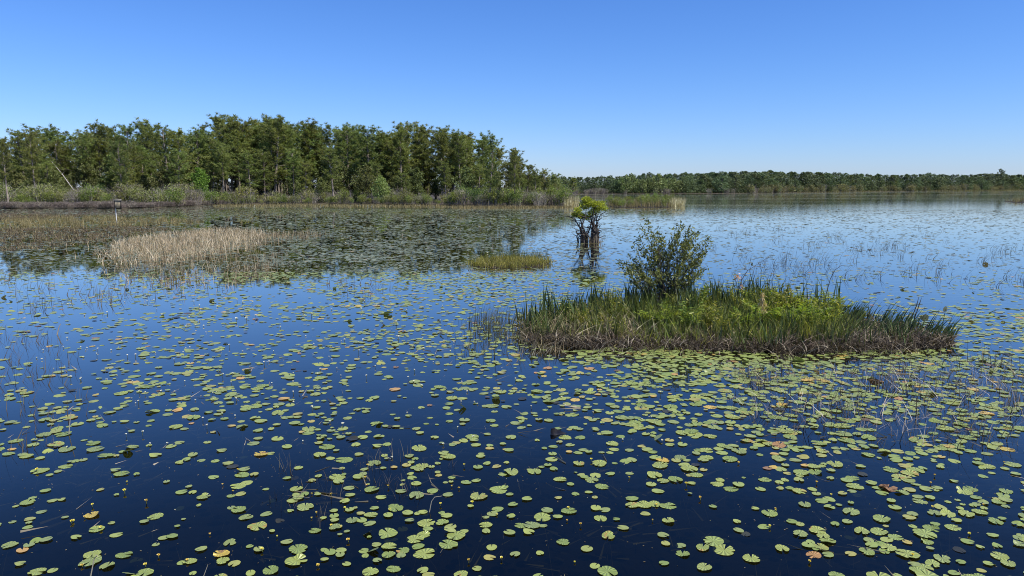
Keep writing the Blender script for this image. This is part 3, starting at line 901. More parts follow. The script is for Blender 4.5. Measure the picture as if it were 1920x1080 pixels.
stems = [[(1089, 458), (1090, 440), (1086, 425), (1079, 415), (1071, 409)], [(1093, 458), (1094, 442), (1092, 425), (1088, 412), (1084, 402)], [(1096, 458), (1093, 444), (1088, 428), (1096, 408), (1098, 392)],
         [(1098, 458), (1100, 446), (1094, 430), (1090, 420), (1080, 418)], [(1108, 458), (1109, 440), (1110, 424), (1106, 408), (1102, 388)], [(1112, 458), (1113, 440), (1112, 420), (1116, 404), (1122, 395)],
         [(1117, 458), (1116, 440), (1113, 425), (1110, 410), (1112, 392)], [(1122, 458), (1119, 444), (1117, 428), (1121, 415), (1125, 404)], [(1090, 458), (1097, 445), (1103, 436), (1108, 420), (1110, 405)],
         [(1126, 457), (1122, 447), (1119, 438)], [(1087, 458), (1084, 446), (1082, 438)], [(1103, 458), (1099, 450), (1096, 440), (1090, 431)]]
for k in range(20):
    u0 = rr.uniform(1086, 1125); u1 = u0 + rr.normal(0, 7); vt = rr.uniform(404, 444)
    stems.append([(u0, 458), (u0 * .6 + u1 * .4 + rr.normal(0, 1.5), 455 - (455 - vt) * .5), (u1, vt)])
for s in stems:
    dy = rr.normal(0, .2)
    P = np.array([cp(a, b, dy + rr.normal(0, .05)) for a, b in s]); P[0, 2] = -.4
    rad = np.linspace(.085 if len(s) > 3 else .05, .018, len(P)) * rr.uniform(.6, 1.1)
    mb = MB().add(*tube(P, rad, 7))
    for k in range(6):
        j = int(rr.integers(1, len(P)))
        e = P[j] + np.array([rr.normal(0, .22), rr.normal(0, .2), rr.uniform(0, .3)])
        mb.add(*tube([P[j], (P[j] + e) / 2 + rr.normal(0, .03, 3), e], [.028, .02, .008], 4))
    link("trunk", mb.mesh("trunk", M_greybark, True), root)
mb = MB()
for (u, v, ru, rv, n) in [(1099, 378, 7, 6, 330), (1107, 384, 9, 6, 420), (1095, 388, 8, 6, 350), (1119, 388, 9, 6, 340), (1129, 392, 8, 4, 200), (1125, 383, 6, 4, 130), (1082, 396, 6, 5, 220), (1077, 404, 5, 3, 150), (1088, 405, 6, 4, 190),
                          (1095, 408, 8, 3, 230), (1101, 410, 4, 3, 90), (1106, 402, 5, 4, 110), (1115, 397, 7, 4, 180)]:
    n = int(n * 1.35)
    d = rand_dirs(rr, n)
    p = cp(u, v, rr.normal(0, .12)) + d * (rr.uniform(.15, 1, n) ** .5)[:, None] * np.array([ru * kx * 1.35, ru * kx * 1.2, rv * kx * 1.1])
    ld = unit(rand_dirs(rr, n) + d * .4 + np.array([0, 0, .35]))
    mb.add(*leaves(p, ld, rr.uniform(.08, .17, n), rr.uniform(.03, .06, n), rr))
link("foliage", mb.mesh("foliage", M_cypress), root)
n = 160
q = np.column_stack([rr.normal(.25, .28, n), rr.normal(-.1, .15, n), np.full(n, -.02)])
link("base_reeds", MB().add(*blades(q, rr.uniform(.2, .8, n), .016, rr.uniform(.05, .5, n), rr)).mesh("base_reeds", M_strawlow), root)

# ------------------------------------------------------------------ the big island
ISL = [(972, 632), (985, 605), (1020, 588), (1100, 577), (1200, 573), (1320, 571), (1440, 573), (1530, 580), (1610, 594), (1700, 614), (1770, 628), (1800, 642), (1775, 653), (1690, 656), (1600, 657), (1500, 664),
       (1400, 661), (1300, 654), (1200, 650), (1100, 653), (1010, 648)]
islet("marsh_island", ISL, .12, 31, M_mud)
IP = at(np.array([p[0] for p in ISL]), np.array([p[1] for p in ISL]))[:, :2]
rr = np.random.default_rng(77)
q = scatter(ISL, 7000, rr); n = len(q)
mb = MB().add(*blades(np.column_stack([q, rr.uniform(0, .12, n)]), rr.uniform(.06, .3, n), rr.uniform(.010, .028, n), rr.uniform(.5, 2.6, n), rr))
fr_ = [(985, 640), (1100, 645), (1300, 646), (1500, 654), (1690, 646), (1795, 640), (1780, 655), (1690, 660), (1500, 668), (1300, 659), (1100, 658), (985, 652)]
q = scatter(fr_, 3600, rr); n = len(q)
mb.add(*blades(np.column_stack([q, rr.uniform(-.02, .15, n)]), rr.uniform(.06, .3, n), rr.uniform(.008, .026, n), rr.uniform(.6, 2.8, n), rr))
stuff("island_thatch", mb, M_thatch, "tangled grey brown dead leaves matting the foot of the big island", "dead grass")


def sedge_mesh(seed, n, h, w, lean, mat, az=None, spread=.14):
    r_ = np.random.default_rng(seed)
    b = np.column_stack([r_.normal(0, spread, (n, 2)), np.full(n, -.03)])
    a = r_.uniform(0, 6.28, n) if az is None else r_.normal(az, .5, n)
    return MB().add(*blades(b, r_.uniform(h[0], h[1], n), r_.uniform(w[0], w[1], n), r_.uniform(lean[0], lean[1], n), r_, a, 4)).mesh("sedge_clump", mat)


SED_dark = [sedge_mesh(600 + i, 10, (.3, .85), (.032, .058), (.05, .4), M_sedge) for i in range(6)]
SED_lean = [sedge_mesh(610 + i, 11, (.3, .7), (.026, .05), (.25, .65), M_sedge, .1) for i in range(5)]
SED_olive = [sedge_mesh(620 + i, 13, (.25, .66), (.024, .046), (.1, .7), M_sedgeolive) for i in range(6)]
SED_dead = [sedge_mesh(630 + i, 13, (.12, .5), (.016, .036), (.4, 2.2), M_thatch) for i in range(6)]

SED_yel = [sedge_mesh(645 + i, 16, (.25, .6), (.02, .04), (.15, 1.0), M_yleaf) for i in range(6)]
SED_tan = [sedge_mesh(635 + i, 12, (.18, .55), (.018, .036), (.2, 2.0), M_tansedge) for i in range(6)]


def fern_mesh(seed):
    r_ = np.random.default_rng(seed)
    mb = MB()
    for k in range(9):
        az = k * 2.4 + r_.normal(0, .3); L = r_.uniform(.4, .7); up = r_.uniform(.65, 1.0)
        t = np.linspace(0, 1, 11)
        h = np.stack([math.cos(az) * t * L * .6, math.sin(az) * t * L * .6, L * up * (t - .32 * t ** 2.4)], 1)
        T = unit(np.gradient(h, axis=0)); Sd = unit(np.cross(T, np.array([0, 0, 1.0])))
        mb.add(*tube(h[::3], [.004, .004, .003, .002], 3))
        for sgn in (-1, 1):
            b = h[2:]; ll = .13 * np.sin(np.pi * (t[2:] * .85 + .12)) ** .8 * (L / .6)
            d = unit(Sd[2:] * sgn + T[2:] * .45 + r_.normal(0, .12, (9, 3)))
            mb.add(*leaves(b, d, ll, ll * .3 + .01, r_, .8))
    return mb.mesh("fern", M_fern)


def leafy_mesh(seed, mat=None):
    r_ = np.random.default_rng(seed)
    mb = MB()
    for k in range(9):
        az = r_.uniform(0, 6.28); o = r_.uniform(0, .14); H = r_.uniform(.25, .6)
        b = np.array([math.cos(az) * o, math.sin(az) * o, 0]); e = b + np.array([math.cos(az) * H * .25, math.sin(az) * H * .25, H])
        mb.add(*tube([b, (b + e) / 2 + r_.normal(0, .015, 3), e], [.005, .004, .002], 3))
        n = 20; t = r_.uniform(.25, 1.02, n)
        p = b + (e - b) * t[:, None]
        d = unit(rand_dirs(r_, n) * np.array([1, 1, .5]) + np.array([0, 0, .35]))
        mb.add(*leaves(p, d, r_.uniform(.06, .14, n), r_.uniform(.016, .034, n), r_))
    return mb.mesh("leafy_plant", mat or M_yleaf)


FERNS = [fern_mesh(640 + i) for i in range(4)]
LEAFY = [leafy_mesh(650 + i) for i in range(5)]


def isl_where(u, v):
    side = ("left tip" if u < 1030 else "left third" if u < 1110 else "left of the shrub" if u < 1190 else "under the shrub" if u < 1290 else "right of the shrub" if u < 1360 else "beside the bare sapling" if u < 1410 else
            "around the withered frond" if u < 1470 else "left of the bent reed" if u < 1530 else "right of the bent reed" if u < 1600 else "start of the tail" if u < 1690 else "narrow tail")
    return ("back edge, " if v < 592 else "middle, " if v < 626 else "front edge, ") + side


def put(name, ms, poly, n, label, cat, smin=.85, smax=1.2, z=.06, seed=0, zrot=True, ywide=None):
    r_ = np.random.default_rng(seed)
    q = scatter(poly, n, r_)
    for (x, y_) in q:
        s = r_.uniform(smin, smax)
        u, v = px(np.array([x, y_, 0]))
        lab = label + ", island " + isl_where(u, v)
        tag(link(name, ms[int(r_.integers(len(ms)))], None, (x, y_, z), (0, 0, r_.uniform(0, 6.28) if zrot else r_.normal(0, .3)), s), lab, cat, lab)


put("sedge_clump", SED_dark, [(980, 606), (1020, 590), (1150, 576), (1340, 573), (1440, 575), (1440, 585), (1300, 590), (1150, 600), (1060, 622), (985, 625)], 78, "clump of dark upright pointed leaves", "sedge", seed=1)
put("sedge_clump", SED_lean, [(1540, 588), (1620, 598), (1710, 618), (1790, 638), (1770, 648), (1640, 645), (1540, 630)], 66, "clump of dark sedge leaning right", "sedge", .8, 1.15, .04, 2, False)
put("sedge_clump", SED_dark, [(1200, 600), (1440, 590), (1560, 600), (1540, 650), (1350, 650), (1200, 640)], 30, "dark pointed leaf clump among yellow growth", "sedge", .7, 1.0, seed=3)
put("olive_sedge", SED_olive, [(985, 630), (1060, 600), (1200, 590), (1300, 600), (1250, 645), (1100, 648), (1000, 645)], 50, "olive grassy tuft", "sedge", seed=4)
put("olive_sedge", SED_olive, [(1250, 610), (1450, 590), (1620, 602), (1600, 645), (1400, 652), (1260, 648)], 60, "olive grassy tuft", "sedge", .8, 1.1, seed=5)
put("dead_sedge", SED_dead, [(985, 645), (1100, 632), (1300, 630), (1500, 640), (1690, 640), (1790, 642), (1690, 654), (1500, 662), (1300, 652), (1100, 650)], 110, "collapsed tuft of dead brown sedge", "sedge", seed=6)
put("tan_sedge", SED_tan, [(985, 640), (990, 615), (1080, 600), (1180, 604), (1230, 630), (1200, 648), (1100, 650)], 80, "tangled tan dead sedge tuft", "sedge", .8, 1.2, seed=20)
put("tan_sedge", SED_tan, [(1240, 640), (1350, 600), (1560, 610), (1680, 630), (1780, 642), (1560, 652), (1350, 650)], 60, "tangled tan dead sedge tuft", "sedge", .6, 1.0, seed=21)
put("tan_sedge", SED_tan, [(955, 640), (985, 600), (1000, 648), (1100, 662), (1000, 662)], 16, "tan dead sedge in water", "sedge", .5, .9, z=.0, seed=22)
put("dead_sedge", SED_dead, [(1100, 652), (1300, 652), (1500, 664), (1690, 656), (1800, 643), (1815, 650), (1690, 668), (1500, 676), (1300, 664), (1100, 662)], 46, "dark dead sedge trailing in water", "sedge", .5, .9, z=.0, seed=23)
put("olive_sedge", SED_olive, [(985, 640), (1150, 632), (1420, 636), (1560, 648), (1400, 658), (1200, 649), (1000, 650)], 30, "olive grassy tuft by the waterline", "sedge", .7, 1.0, seed=14)
put("sedge_clump", SED_dark, [(1240, 640), (1560, 650), (1700, 640), (1760, 648), (1560, 660), (1300, 652)], 26, "clump of dark pointed leaves by the waterline", "sedge", .6, .95, seed=15)
put("olive_sedge", SED_olive, [(1150, 590), (1300, 578), (1440, 580), (1560, 600), (1600, 625), (1330, 640), (1180, 625)], 60, "tall olive grassy tuft", "sedge", .9, 1.4, seed=16)
put("sedge_clump", SED_dark, [(1200, 580), (1440, 576), (1560, 584), (1560, 600), (1400, 615), (1200, 610)], 60, "dark pointed leaf clump between ferns", "sedge", .85, 1.15, seed=17)
put("sedge_clump", SED_dark, [(1130, 580), (1200, 573), (1440, 573), (1560, 582), (1560, 588), (1440, 579), (1200, 580)], 44, "tall dark blades rising above the rest", "sedge", 1.05, 1.4, seed=18)
put("sedge_clump", SED_dark, [(1000, 640), (1000, 610), (1200, 600), (1400, 610), (1600, 620), (1560, 650), (1300, 648), (1100, 648)], 70, "coarse dark blades scattered through lower growth", "sedge", .5, .95, seed=24)
put("leafy_plant", LEAFY, [(1040, 600), (1180, 586), (1220, 640), (1100, 640)], 16, "yellow green leafy plant", "plant", .5, 1.0, seed=25)
put("yellow_sedge", SED_yel, [(1180, 650), (1200, 610), (1330, 600), (1560, 606), (1600, 640), (1400, 655)], 58, "yellow green coarse sedge tuft", "sedge", .7, 1.2, seed=19)
put("fern", FERNS, [(1420, 576), (1530, 582), (1580, 596), (1540, 630), (1440, 620), (1410, 595)], 34, "bright green fern", "fern", .9, 1.5, seed=7)
put("fern", FERNS, [(1180, 600), (1330, 592), (1420, 600), (1400, 640), (1250, 635)], 18, "bright green fern", "fern", .8, 1.2, seed=8)
put("leafy_plant", LEAFY, [(1150, 590), (1300, 578), (1440, 580), (1560, 600), (1600, 625), (1500, 640), (1330, 640), (1180, 625)], 34, "yellow green leafy plant", "plant", .6, 1.45, seed=9)

# leafy shrub on the island
rr = np.random.default_rng(88)
sb = at(1246, 577)
root = bpy.data.objects.new("leafy_shrub", None); COL.objects.link(root)
root.location = (sb[0], sb[1], .08)
tag(root, "tall dark green many stemmed shrub rising from the middle of the big island", "shrub")
ks = sb[1] / FPX
tips = [(1209, 416, .55), (1200, 432, .5), (1193, 448, .5), (1222, 446, .6), (1231, 432, .45), (1235, 452, .6), (1243, 449, .7), (1190, 462, .5), (1252, 460, .6), (1262, 428, .5), (1276, 424, .6), (1284, 432, .7), (1292, 436, .7), (1300, 440, .6),
        (1268, 445, .7), (1310, 446, .5), (1326, 450, .5), (1322, 462, .6), (1318, 478, .7), (1312, 490, .6), (1290, 458, .8), (1302, 466, .8), (1275, 466, .7), (1216, 470, .7), (1208, 482, .6), (1228, 482, .7), (1240, 478, .7), (1254, 486, .7),
        (1183, 486, .5), (1176, 494, .6), (1155, 492, .5), (1162, 502, .6), (1172, 514, .6), (1190, 505, .8), (1200, 516, .8), (1210, 505, .7), (1226, 512, .6), (1250, 510, .6), (1270, 500, .6), (1288, 486, .7), (1300, 500, .7), (1318, 506, .6),
        (1322, 522, .5), (1308, 524, .6), (1284, 520, .5), (1182, 530, .5), (1212, 530, .5), (1240, 532, .6), (1265, 536, .6), (1300, 540, .5)]
st = MB(); lf = MB()
for (u, v, dens) in tips:
    for rep in range(2):
        dep = rr.normal(0, .36)
        e = np.array([(u - 1246) * ks + rr.normal(0, .03), dep, (577 - v) * ks + rr.normal(0, .03)])
        b = np.array([rr.normal(0, .16) + e[0] * .12, rr.normal(0, .12) + dep * .2, -.05])
        m1 = b + (e - b) * .35 + np.array([e[0] * -.10, 0, .12 * e[2]]) * .6 + rr.normal(0, .04, 3)
        m2 = b + (e - b) * .72 + np.array([e[0] * -.06, 0, .05 * e[2]]) + rr.normal(0, .04, 3)
        st.add(*tube([b, m1, m2, e], [.013, .009, .005, .002], 4))
        n = int(60 * dens * (1 if rep == 0 else .8))
        t = rr.uniform(0, 1, n) ** .8
        p = m2 + (e - m2) * t[:, None] + rr.normal(0, .045, (n, 3))
        d = unit(unit(e - m2) * .55 + rand_dirs(rr, n) * .9 + np.array([0, 0, .15]))
        lf.add(*leaves(p, d, rr.uniform(.06, .12, n), rr.uniform(.03, .052, n), rr))
        for k in range(3):
            j = m1 + (m2 - m1) * rr.uniform(.2, 1); e2 = j + unit(e - m1 + rr.normal(0, .5, 3)) * rr.uniform(.15, .4)
            st.add(*tube([j, e2], [.006, .002], 3))
            n2 = int(14 * dens)
            p = j + (e2 - j) * rr.uniform(.4, 1.05, n2)[:, None] + rr.normal(0, .03, (n2, 3))
            lf.add(*leaves(p, unit(rand_dirs(rr, n2) + np.array([0, 0, .3])), rr.uniform(.06, .11, n2), rr.uniform(.03, .05, n2), rr))
link("branches", st.mesh("branches", M_stem, True), root)
link("foliage", lf.mesh("foliage", M_shrub), root)

# bare twig shrub, withered frond, bent reed and other single plants on the island
def pxline(pts, y0, dy=0.0):
    return np.array([at_depth(u, v, y0 + dy * i) for i, (u, v) in enumerate(pts)])


y0 = at(1384, 585)[1]
mb = MB()
for pts, r0 in [([(1383, 590), (1385, 545), (1391, 524), (1402, 507), (1412, 501), (1430, 489), (1446, 480)], .014), ([(1402, 507), (1393, 496), (1397, 488)], .006), ([(1412, 501), (1424, 499)], .006), ([(1402, 507), (1390, 501), (1386, 495)], .005),
                ([(1391, 524), (1398, 512)], .005), ([(1430, 489), (1436, 491), (1442, 489)], .004), ([(1385, 545), (1378, 520), (1379, 512)], .005), ([(1430, 489), (1432, 482)], .004)]:
    P = pxline(pts, y0, .02)
    mb.add(*tube(P, np.linspace(r0, .003, len(P)), 5))
o = tag(link("bare_sapling", mb.mesh("bare_sapling", M_stem, True)), "leafless dark sapling with spreading twigs beside the leafy shrub", "sapling")
c = at_depth(1382, 517, y0); n = 26
mb = MB().add(*leaves(c + rr.normal(0, 1, (n, 3)) * np.array([.03, .03, .05]), unit(rr.normal(0, .4, (n, 3)) + np.array([.2, 0, -.9])), .09, .035, rr))
c2 = at_depth(1391, 536, y0)
mb.add(*leaves(c2 + rr.normal(0, 1, (14, 3)) * np.array([.02, .03, .08]), unit(rr.normal(0, .4, (14, 3)) + np.array([0, 0, -.9])), .08, .03, rr))
link("dead_leaf", mb.mesh("dead_leaf", M_pinkleaf), o)
y1 = at(1430, 620)[1]
mb = MB()
P = pxline([(1424, 632), (1432, 585), (1430, 548)], y1); mb.add(*tube(P, [.008, .007, .003], 4))
n = 130; t = rr.uniform(0, 1, n)
p = P[2] + (P[1] - P[2]) * (t * 1.0)[:, None] + rr.normal(0, 1, (n, 3)) * (np.array([.02, .02, .01]) + t[:, None] * np.array([.035, .03, 0]))
mb.add(*leaves(p, unit(rr.normal(0, .35, (n, 3)) + np.array([0, 0, -1.0])), rr.uniform(.07, .16, n), rr.uniform(.012, .03, n), rr))
P2 = pxline([(1432, 590), (1420, 595), (1414, 606)], y1); n = 30
mb.add(*leaves(P2[1] + rr.normal(0, .035, (n, 3)), unit(rr.normal(0, .5, (n, 3)) + np.array([-.3, 0, -1.0])), rr.uniform(.06, .14, n), rr.uniform(.012, .025, n), rr))
tag(link("withered_frond", mb.mesh("withered_frond", M_tan)), "pale tan withered hanging frond among the green ferns", "dead frond")
y2 = at(1545, 590)[1]
mb = MB().add(*tube(pxline([(1545, 588), (1549, 552), (1557, 523), (1566, 506), (1577, 498), (1588, 497)], y2), [.011, .01, .009, .008, .006, .003], 5))
tag(link("bent_reed", mb.mesh("bent_reed", M_stem, True)), "single dark reed arching right above the right half of the island", "reed")
y2 = at(1715, 625)[1]
mb = MB()
for pts in ([(1690, 630), (1708, 600), (1719, 572), (1723, 556)], [(1700, 632), (1714, 600), (1724, 570), (1728, 558)]):
    mb.add(*tube(pxline(pts, y2), [.009, .009, .012, .003], 5))
tag(link("reed_stalk", mb.mesh("reed_stalk", M_stem, True)), "two dark reed stalks tilted right on the island tail", "reed")


def up_leaf(u, v, vb, size, label, tilt):
    y = at(u - 8, vb)[1]
    c = at_depth(u, v, y)
    mb = MB()
    k = 20; a = np.linspace(.35, 2 * math.pi - .35, k) - math.pi / 2
    rim = np.stack([np.cos(a) * size, np.zeros(k), np.sin(a) * size * .85], 1)
    rim[:, 1] = (rim[:, 0] ** 2 + rim[:, 2] ** 2) * 1.2
    ct, sn = math.cos(tilt), math.sin(tilt)
    rim = np.stack([rim[:, 0] * ct - rim[:, 1] * sn, rim[:, 0] * sn + rim[:, 1] * ct, rim[:, 2]], 1)
    V = np.vstack([c, c + rim])
    mb.add(V, [(0, i + 1, i + 2) for i in range(k - 1)])
    o = tag(link("raised_lily_leaf", mb.mesh("raised_lily_leaf", M_padunder)), label, "leaf")
    b = at_depth(u - 14, vb, y)
    link("stalk", MB().add(*tube([b, (b + c) / 2 + np.array([.02, 0, -.03]), c], [.008, .007, .006], 5)).mesh("stalk", M_sedge, True), o)


up_leaf(1773, 580, 632, .085, "round dark lily leaf held up on a stalk at the island tail", .5)
up_leaf(1735, 596, 630, .10, "broad dark lily leaf half hidden behind the island tail sedge", .2)

# ------------------------------------------------------------------ black driftwood in front
d0 = at(1045, 814)
dd_ = d0[1] / FPX
V = [np.array(p) for p in [(-.085, -.02, -.05), (-.07, -.05, -.05), (.13, .0, -.03), (-.04, .13, -.05), (-.075, .0, .125), (-.035, .03, .135), (.03, .045, .06), (.10, .03, .015), (-.02, -.06, -.03)]]
F3 = [(1, 8, 4), (8, 6, 4), (8, 2, 6), (2, 7, 6), (4, 6, 5), (0, 1, 4), (0, 4, 5), (0, 5, 3), (3, 5, 6), (3, 6, 7), (3, 7, 2)]
mb = MB().add(np.array(V) * np.array([1.25, 1.1, .62]) + np.array([d0[0], d0[1], 0]), np.array(F3))
c0 = np.array([d0[0], d0[1], 0])
mb.add(*tube([c0 + np.array([.06, -.05, .01]), c0 + np.array([.16, -.14, -.02]), c0 + np.array([.2, -.2, -.04])], [.007, .006, .004], 5))
tag(link("driftwood", mb.mesh("driftwood", M_black)), "jagged black wet wood chunk poking from open water below the island", "driftwood")


# ------------------------------------------------------------------ reeds in the water
def reed_mesh(name, seed, n, h, w, lean, mat, az, spread, segs=4):
    r_ = np.random.default_rng(seed)
    b = np.column_stack([r_.normal(0, spread, (n, 2)) * np.array([1, .6]), np.full(n, -.25)])
    a = r_.normal(az, .55, n)
    return MB().add(*blades(b, r_.uniform(h[0], h[1], n) + .25, r_.uniform(w[0], w[1], n), r_.uniform(lean[0], lean[1], n), r_, a, segs, .25, 2.3)).mesh(name, mat)


REED_R = [reed_mesh("reed_tuft", 700 + i, 9, (.2, .62), (.012, .02), (.1, .75), M_stem, .0, .3) for i in range(8)]
REED_L = [reed_mesh("dark_stem_tuft", 720 + i, 6, (.08, .34), (.012, .022), (.0, .4), M_stem, .5, .18) for i in range(6)]
REED_F = [reed_mesh("dead_reed_tuft", 730 + i, 14, (.08, .38), (.010, .018), (.1, 1.2), M_thatch if i % 2 else M_palestem, 0, .22) for i in range(6)]
REED_D = [reed_mesh("dark_reed_tuft", 740 + i, 9, (.1, .45), (.010, .017), (.0, .7), M_stem, 0, .22) for i in range(6)]
REED_O = [reed_mesh("olive_reed_tuft", 750 + i, 12, (.2, .52), (.010, .018), (.0, .45), M_reedstem, 0, .22) for i in range(6)]
r = np.random.default_rng(99)


def put_reeds(name, ms, pts, label, s=(.8, 1.2), rz=.25):
    for (x, y_) in pts:
        u_, v_ = px(np.array([x, y_, 0])); lab = label + ", " + ["far left", "left", "left of centre", "centre", "right of centre", "right", "far right"][int(min(6, max(0, u_ // 275)))]
        tag(link(name, ms[int(r.integers(len(ms)))], None, (x, y_, 0), (0, 0, r.normal(0, rz)), r.uniform(*s)), lab, "reed", lab)


cl = [(1470, 495), (1500, 505), (1535, 500), (1600, 470), (1640, 475), (1660, 462), (1700, 470), (1590, 450), (1560, 520), (1640, 515), (1710, 515), (1760, 505), (1800, 530), (1890, 520), (1410, 520), (1440, 500), (1470, 455), (1530, 460),
      (1620, 460), (1680, 480), (1575, 490), (1860, 470), (1900, 475), (1350, 470), (1380, 440), (1460, 430), (1770, 480), (1510, 485), (1430, 485), (1490, 520)]
pts = []
for (u, v) in cl:
    c = at(u, v)[:2]
    for k in range(3): pts.append(c + r.normal(0, 1, 2) * np.array([.7, 1.2]))
put_reeds("reed_tuft", REED_R, pts, "thin dark curved reeds in water behind the island")
pts = scatter([(1130, 430), (1400, 420), (1900, 430), (1930, 480), (1350, 480)], 26, r)
put_reeds("reed_tuft", REED_R, pts, "sparse dark reeds on blue water beyond the shrub", (.6, 1.0))
pts = scatter([(885, 590), (975, 600), (1000, 650), (960, 672), (880, 660)], 46, r)
put_reeds("olive_reed_tuft", REED_O, pts, "thin olive reeds in water off the left end of the big island")
pts = scatter([(980, 645), (1200, 655), (1180, 672), (1000, 680)], 14, r)
put_reeds("dead_reed_tuft", REED_F, pts, "dead stems in the pads along the island's lower left edge")
pts = scatter([(1380, 700), (1900, 680), (1960, 790), (1800, 840), (1420, 800)], 110, r)
put_reeds("dead_reed_tuft", REED_F, pts, "pale dead reeds tangled among pads below the island", (.7, 1.2), 2)
pts = scatter([(1380, 690), (1900, 670), (1960, 800), (1800, 850), (1420, 810)], 80, r)
put_reeds("dark_reed_tuft", REED_D, pts, "dark thin reeds among pads below the island", (.7, 1.2), 2)
pts = scatter([(-30, 620), (90, 615), (150, 720), (140, 800), (60, 880), (-40, 880)], 46, r)
put_reeds("dark_stem_tuft", REED_L, pts, "dark broken stems in water along the left side of the pond", (.6, 1.1))
pts = scatter([(0, 520), (240, 520), (300, 560), (100, 590), (0, 580)], 34, r)
put_reeds("dark_stem_tuft", REED_L, pts, "dark short stems on the blue water below the brown marsh", (.8, 1.5))
pts = scatter([(610, 535), (740, 520), (735, 560), (620, 560)], 12, r)
put_reeds("dark_stem_tuft", REED_L, pts, "thin upright stems in open water left of the small islet", (1.0, 1.7))
pts = scatter([(480, 860), (900, 860), (950, 990), (500, 980)], 20, r)
put_reeds("dark_reed_tuft", REED_D, pts, "thin dark reeds poking between pads in front", (.3, .6), 2)
for (pts_, rad, lab) in [([(169, 1085), (176, 1050), (181, 1041), (184, 1044)], .006, "pale bent straw stem at the lower left of the pond"), ([(129, 815), (131, 790), (133, 772)], .008, "short bleached stick standing among the left pads"),
                         ([(805, 960), (809, 940), (815, 932), (828, 930)], .005, "thin grey bent stem in the lower middle water"), ([(107, 627), (111, 612), (114, 607)], .014, "white slanted stem on the blue water at left"),
                         ([(380, 1085), (390, 1058)], .004, "thin slanted brown stem near the bottom edge")]:
    y_ = at(*[float(x) for x in pts_[0]])[1]
    tag(link("dead_reed", MB().add(*tube(pxline(pts_, y_), np.linspace(rad, rad * .5, len(pts_)), 5)).mesh("dead_reed", M_palestem, True)), lab, "reed")

# ------------------------------------------------------------------ lily pads
DU = np.array([-150, 200, 500, 800, 1000, 1200, 1400, 1600, 1800, 2070], float)
DV = np.array([365, 395, 430, 470, 510, 540, 580, 620, 660, 700, 760, 840, 940, 1080, 1400], float)
DT = np.array([[.2, .3, .5, .5, .5, .5, .5, .5, .5, .5], [.12, .18, .29, .31, .26, .2, .2, .16, .16, .2], [.12, .17, .31, .35, .24, .10, .10, .09, .09, .1], [.22, .32, .43, .47, .23, .09, .08, .08, .08, .1],
               [.25, .35, .5, .55, .38, .18, .09, .07, .07, .09], [.07, .1, .16, .26, .35, .3, .12, .10, .10, .12], [.07, .09, .14, .2, .28, .3, .2, .16, .16, .17], [.07, .11, .16, .2, .28, .3, .3, .3, .38, .36],
               [.06, .12, .17, .21, .4, .66, .66, .6, .55, .45], [.06, .13, .17, .2, .28, .62, .58, .55, .52, .47], [.07, .14, .17, .2, .2, .38, .38, .44, .47, .47], [.09, .15, .16, .18, .18, .2, .25, .36, .42, .43],
               [.12, .13, .14, .17, .16, .16, .19, .3, .36, .38], [.13, .14, .13, .15, .19, .2, .22, .29, .34, .36], [.13, .14, .13, .15, .19, .2, .22, .29, .34, .36]])


def cover(u, v):
    u = np.clip(u, DU[0], DU[-1] - 1); v = np.clip(v, DV[0], DV[-1] - 1)
    i = np.searchsorted(DU, u, 'right') - 1; j = np.searchsorted(DV, v, 'right') - 1
    a = (u - DU[i]) / (DU[i + 1] - DU[i]); b = (v - DV[j]) / (DV[j + 1] - DV[j])
    return (DT[j, i] * (1 - a) + DT[j, i + 1] * a) * (1 - b) + (DT[j + 1, i] * (1 - a) + DT[j + 1, i + 1] * a) * b


rp = np.random.default_rng(123)
island_in = at(np.array([p[0] for p in ISL]), np.array([p[1] for p in ISL]))[:, :2]
islet_in = at(np.array([p[0] for p in isl]), np.array([p[1] for p in isl]))[:, :2]


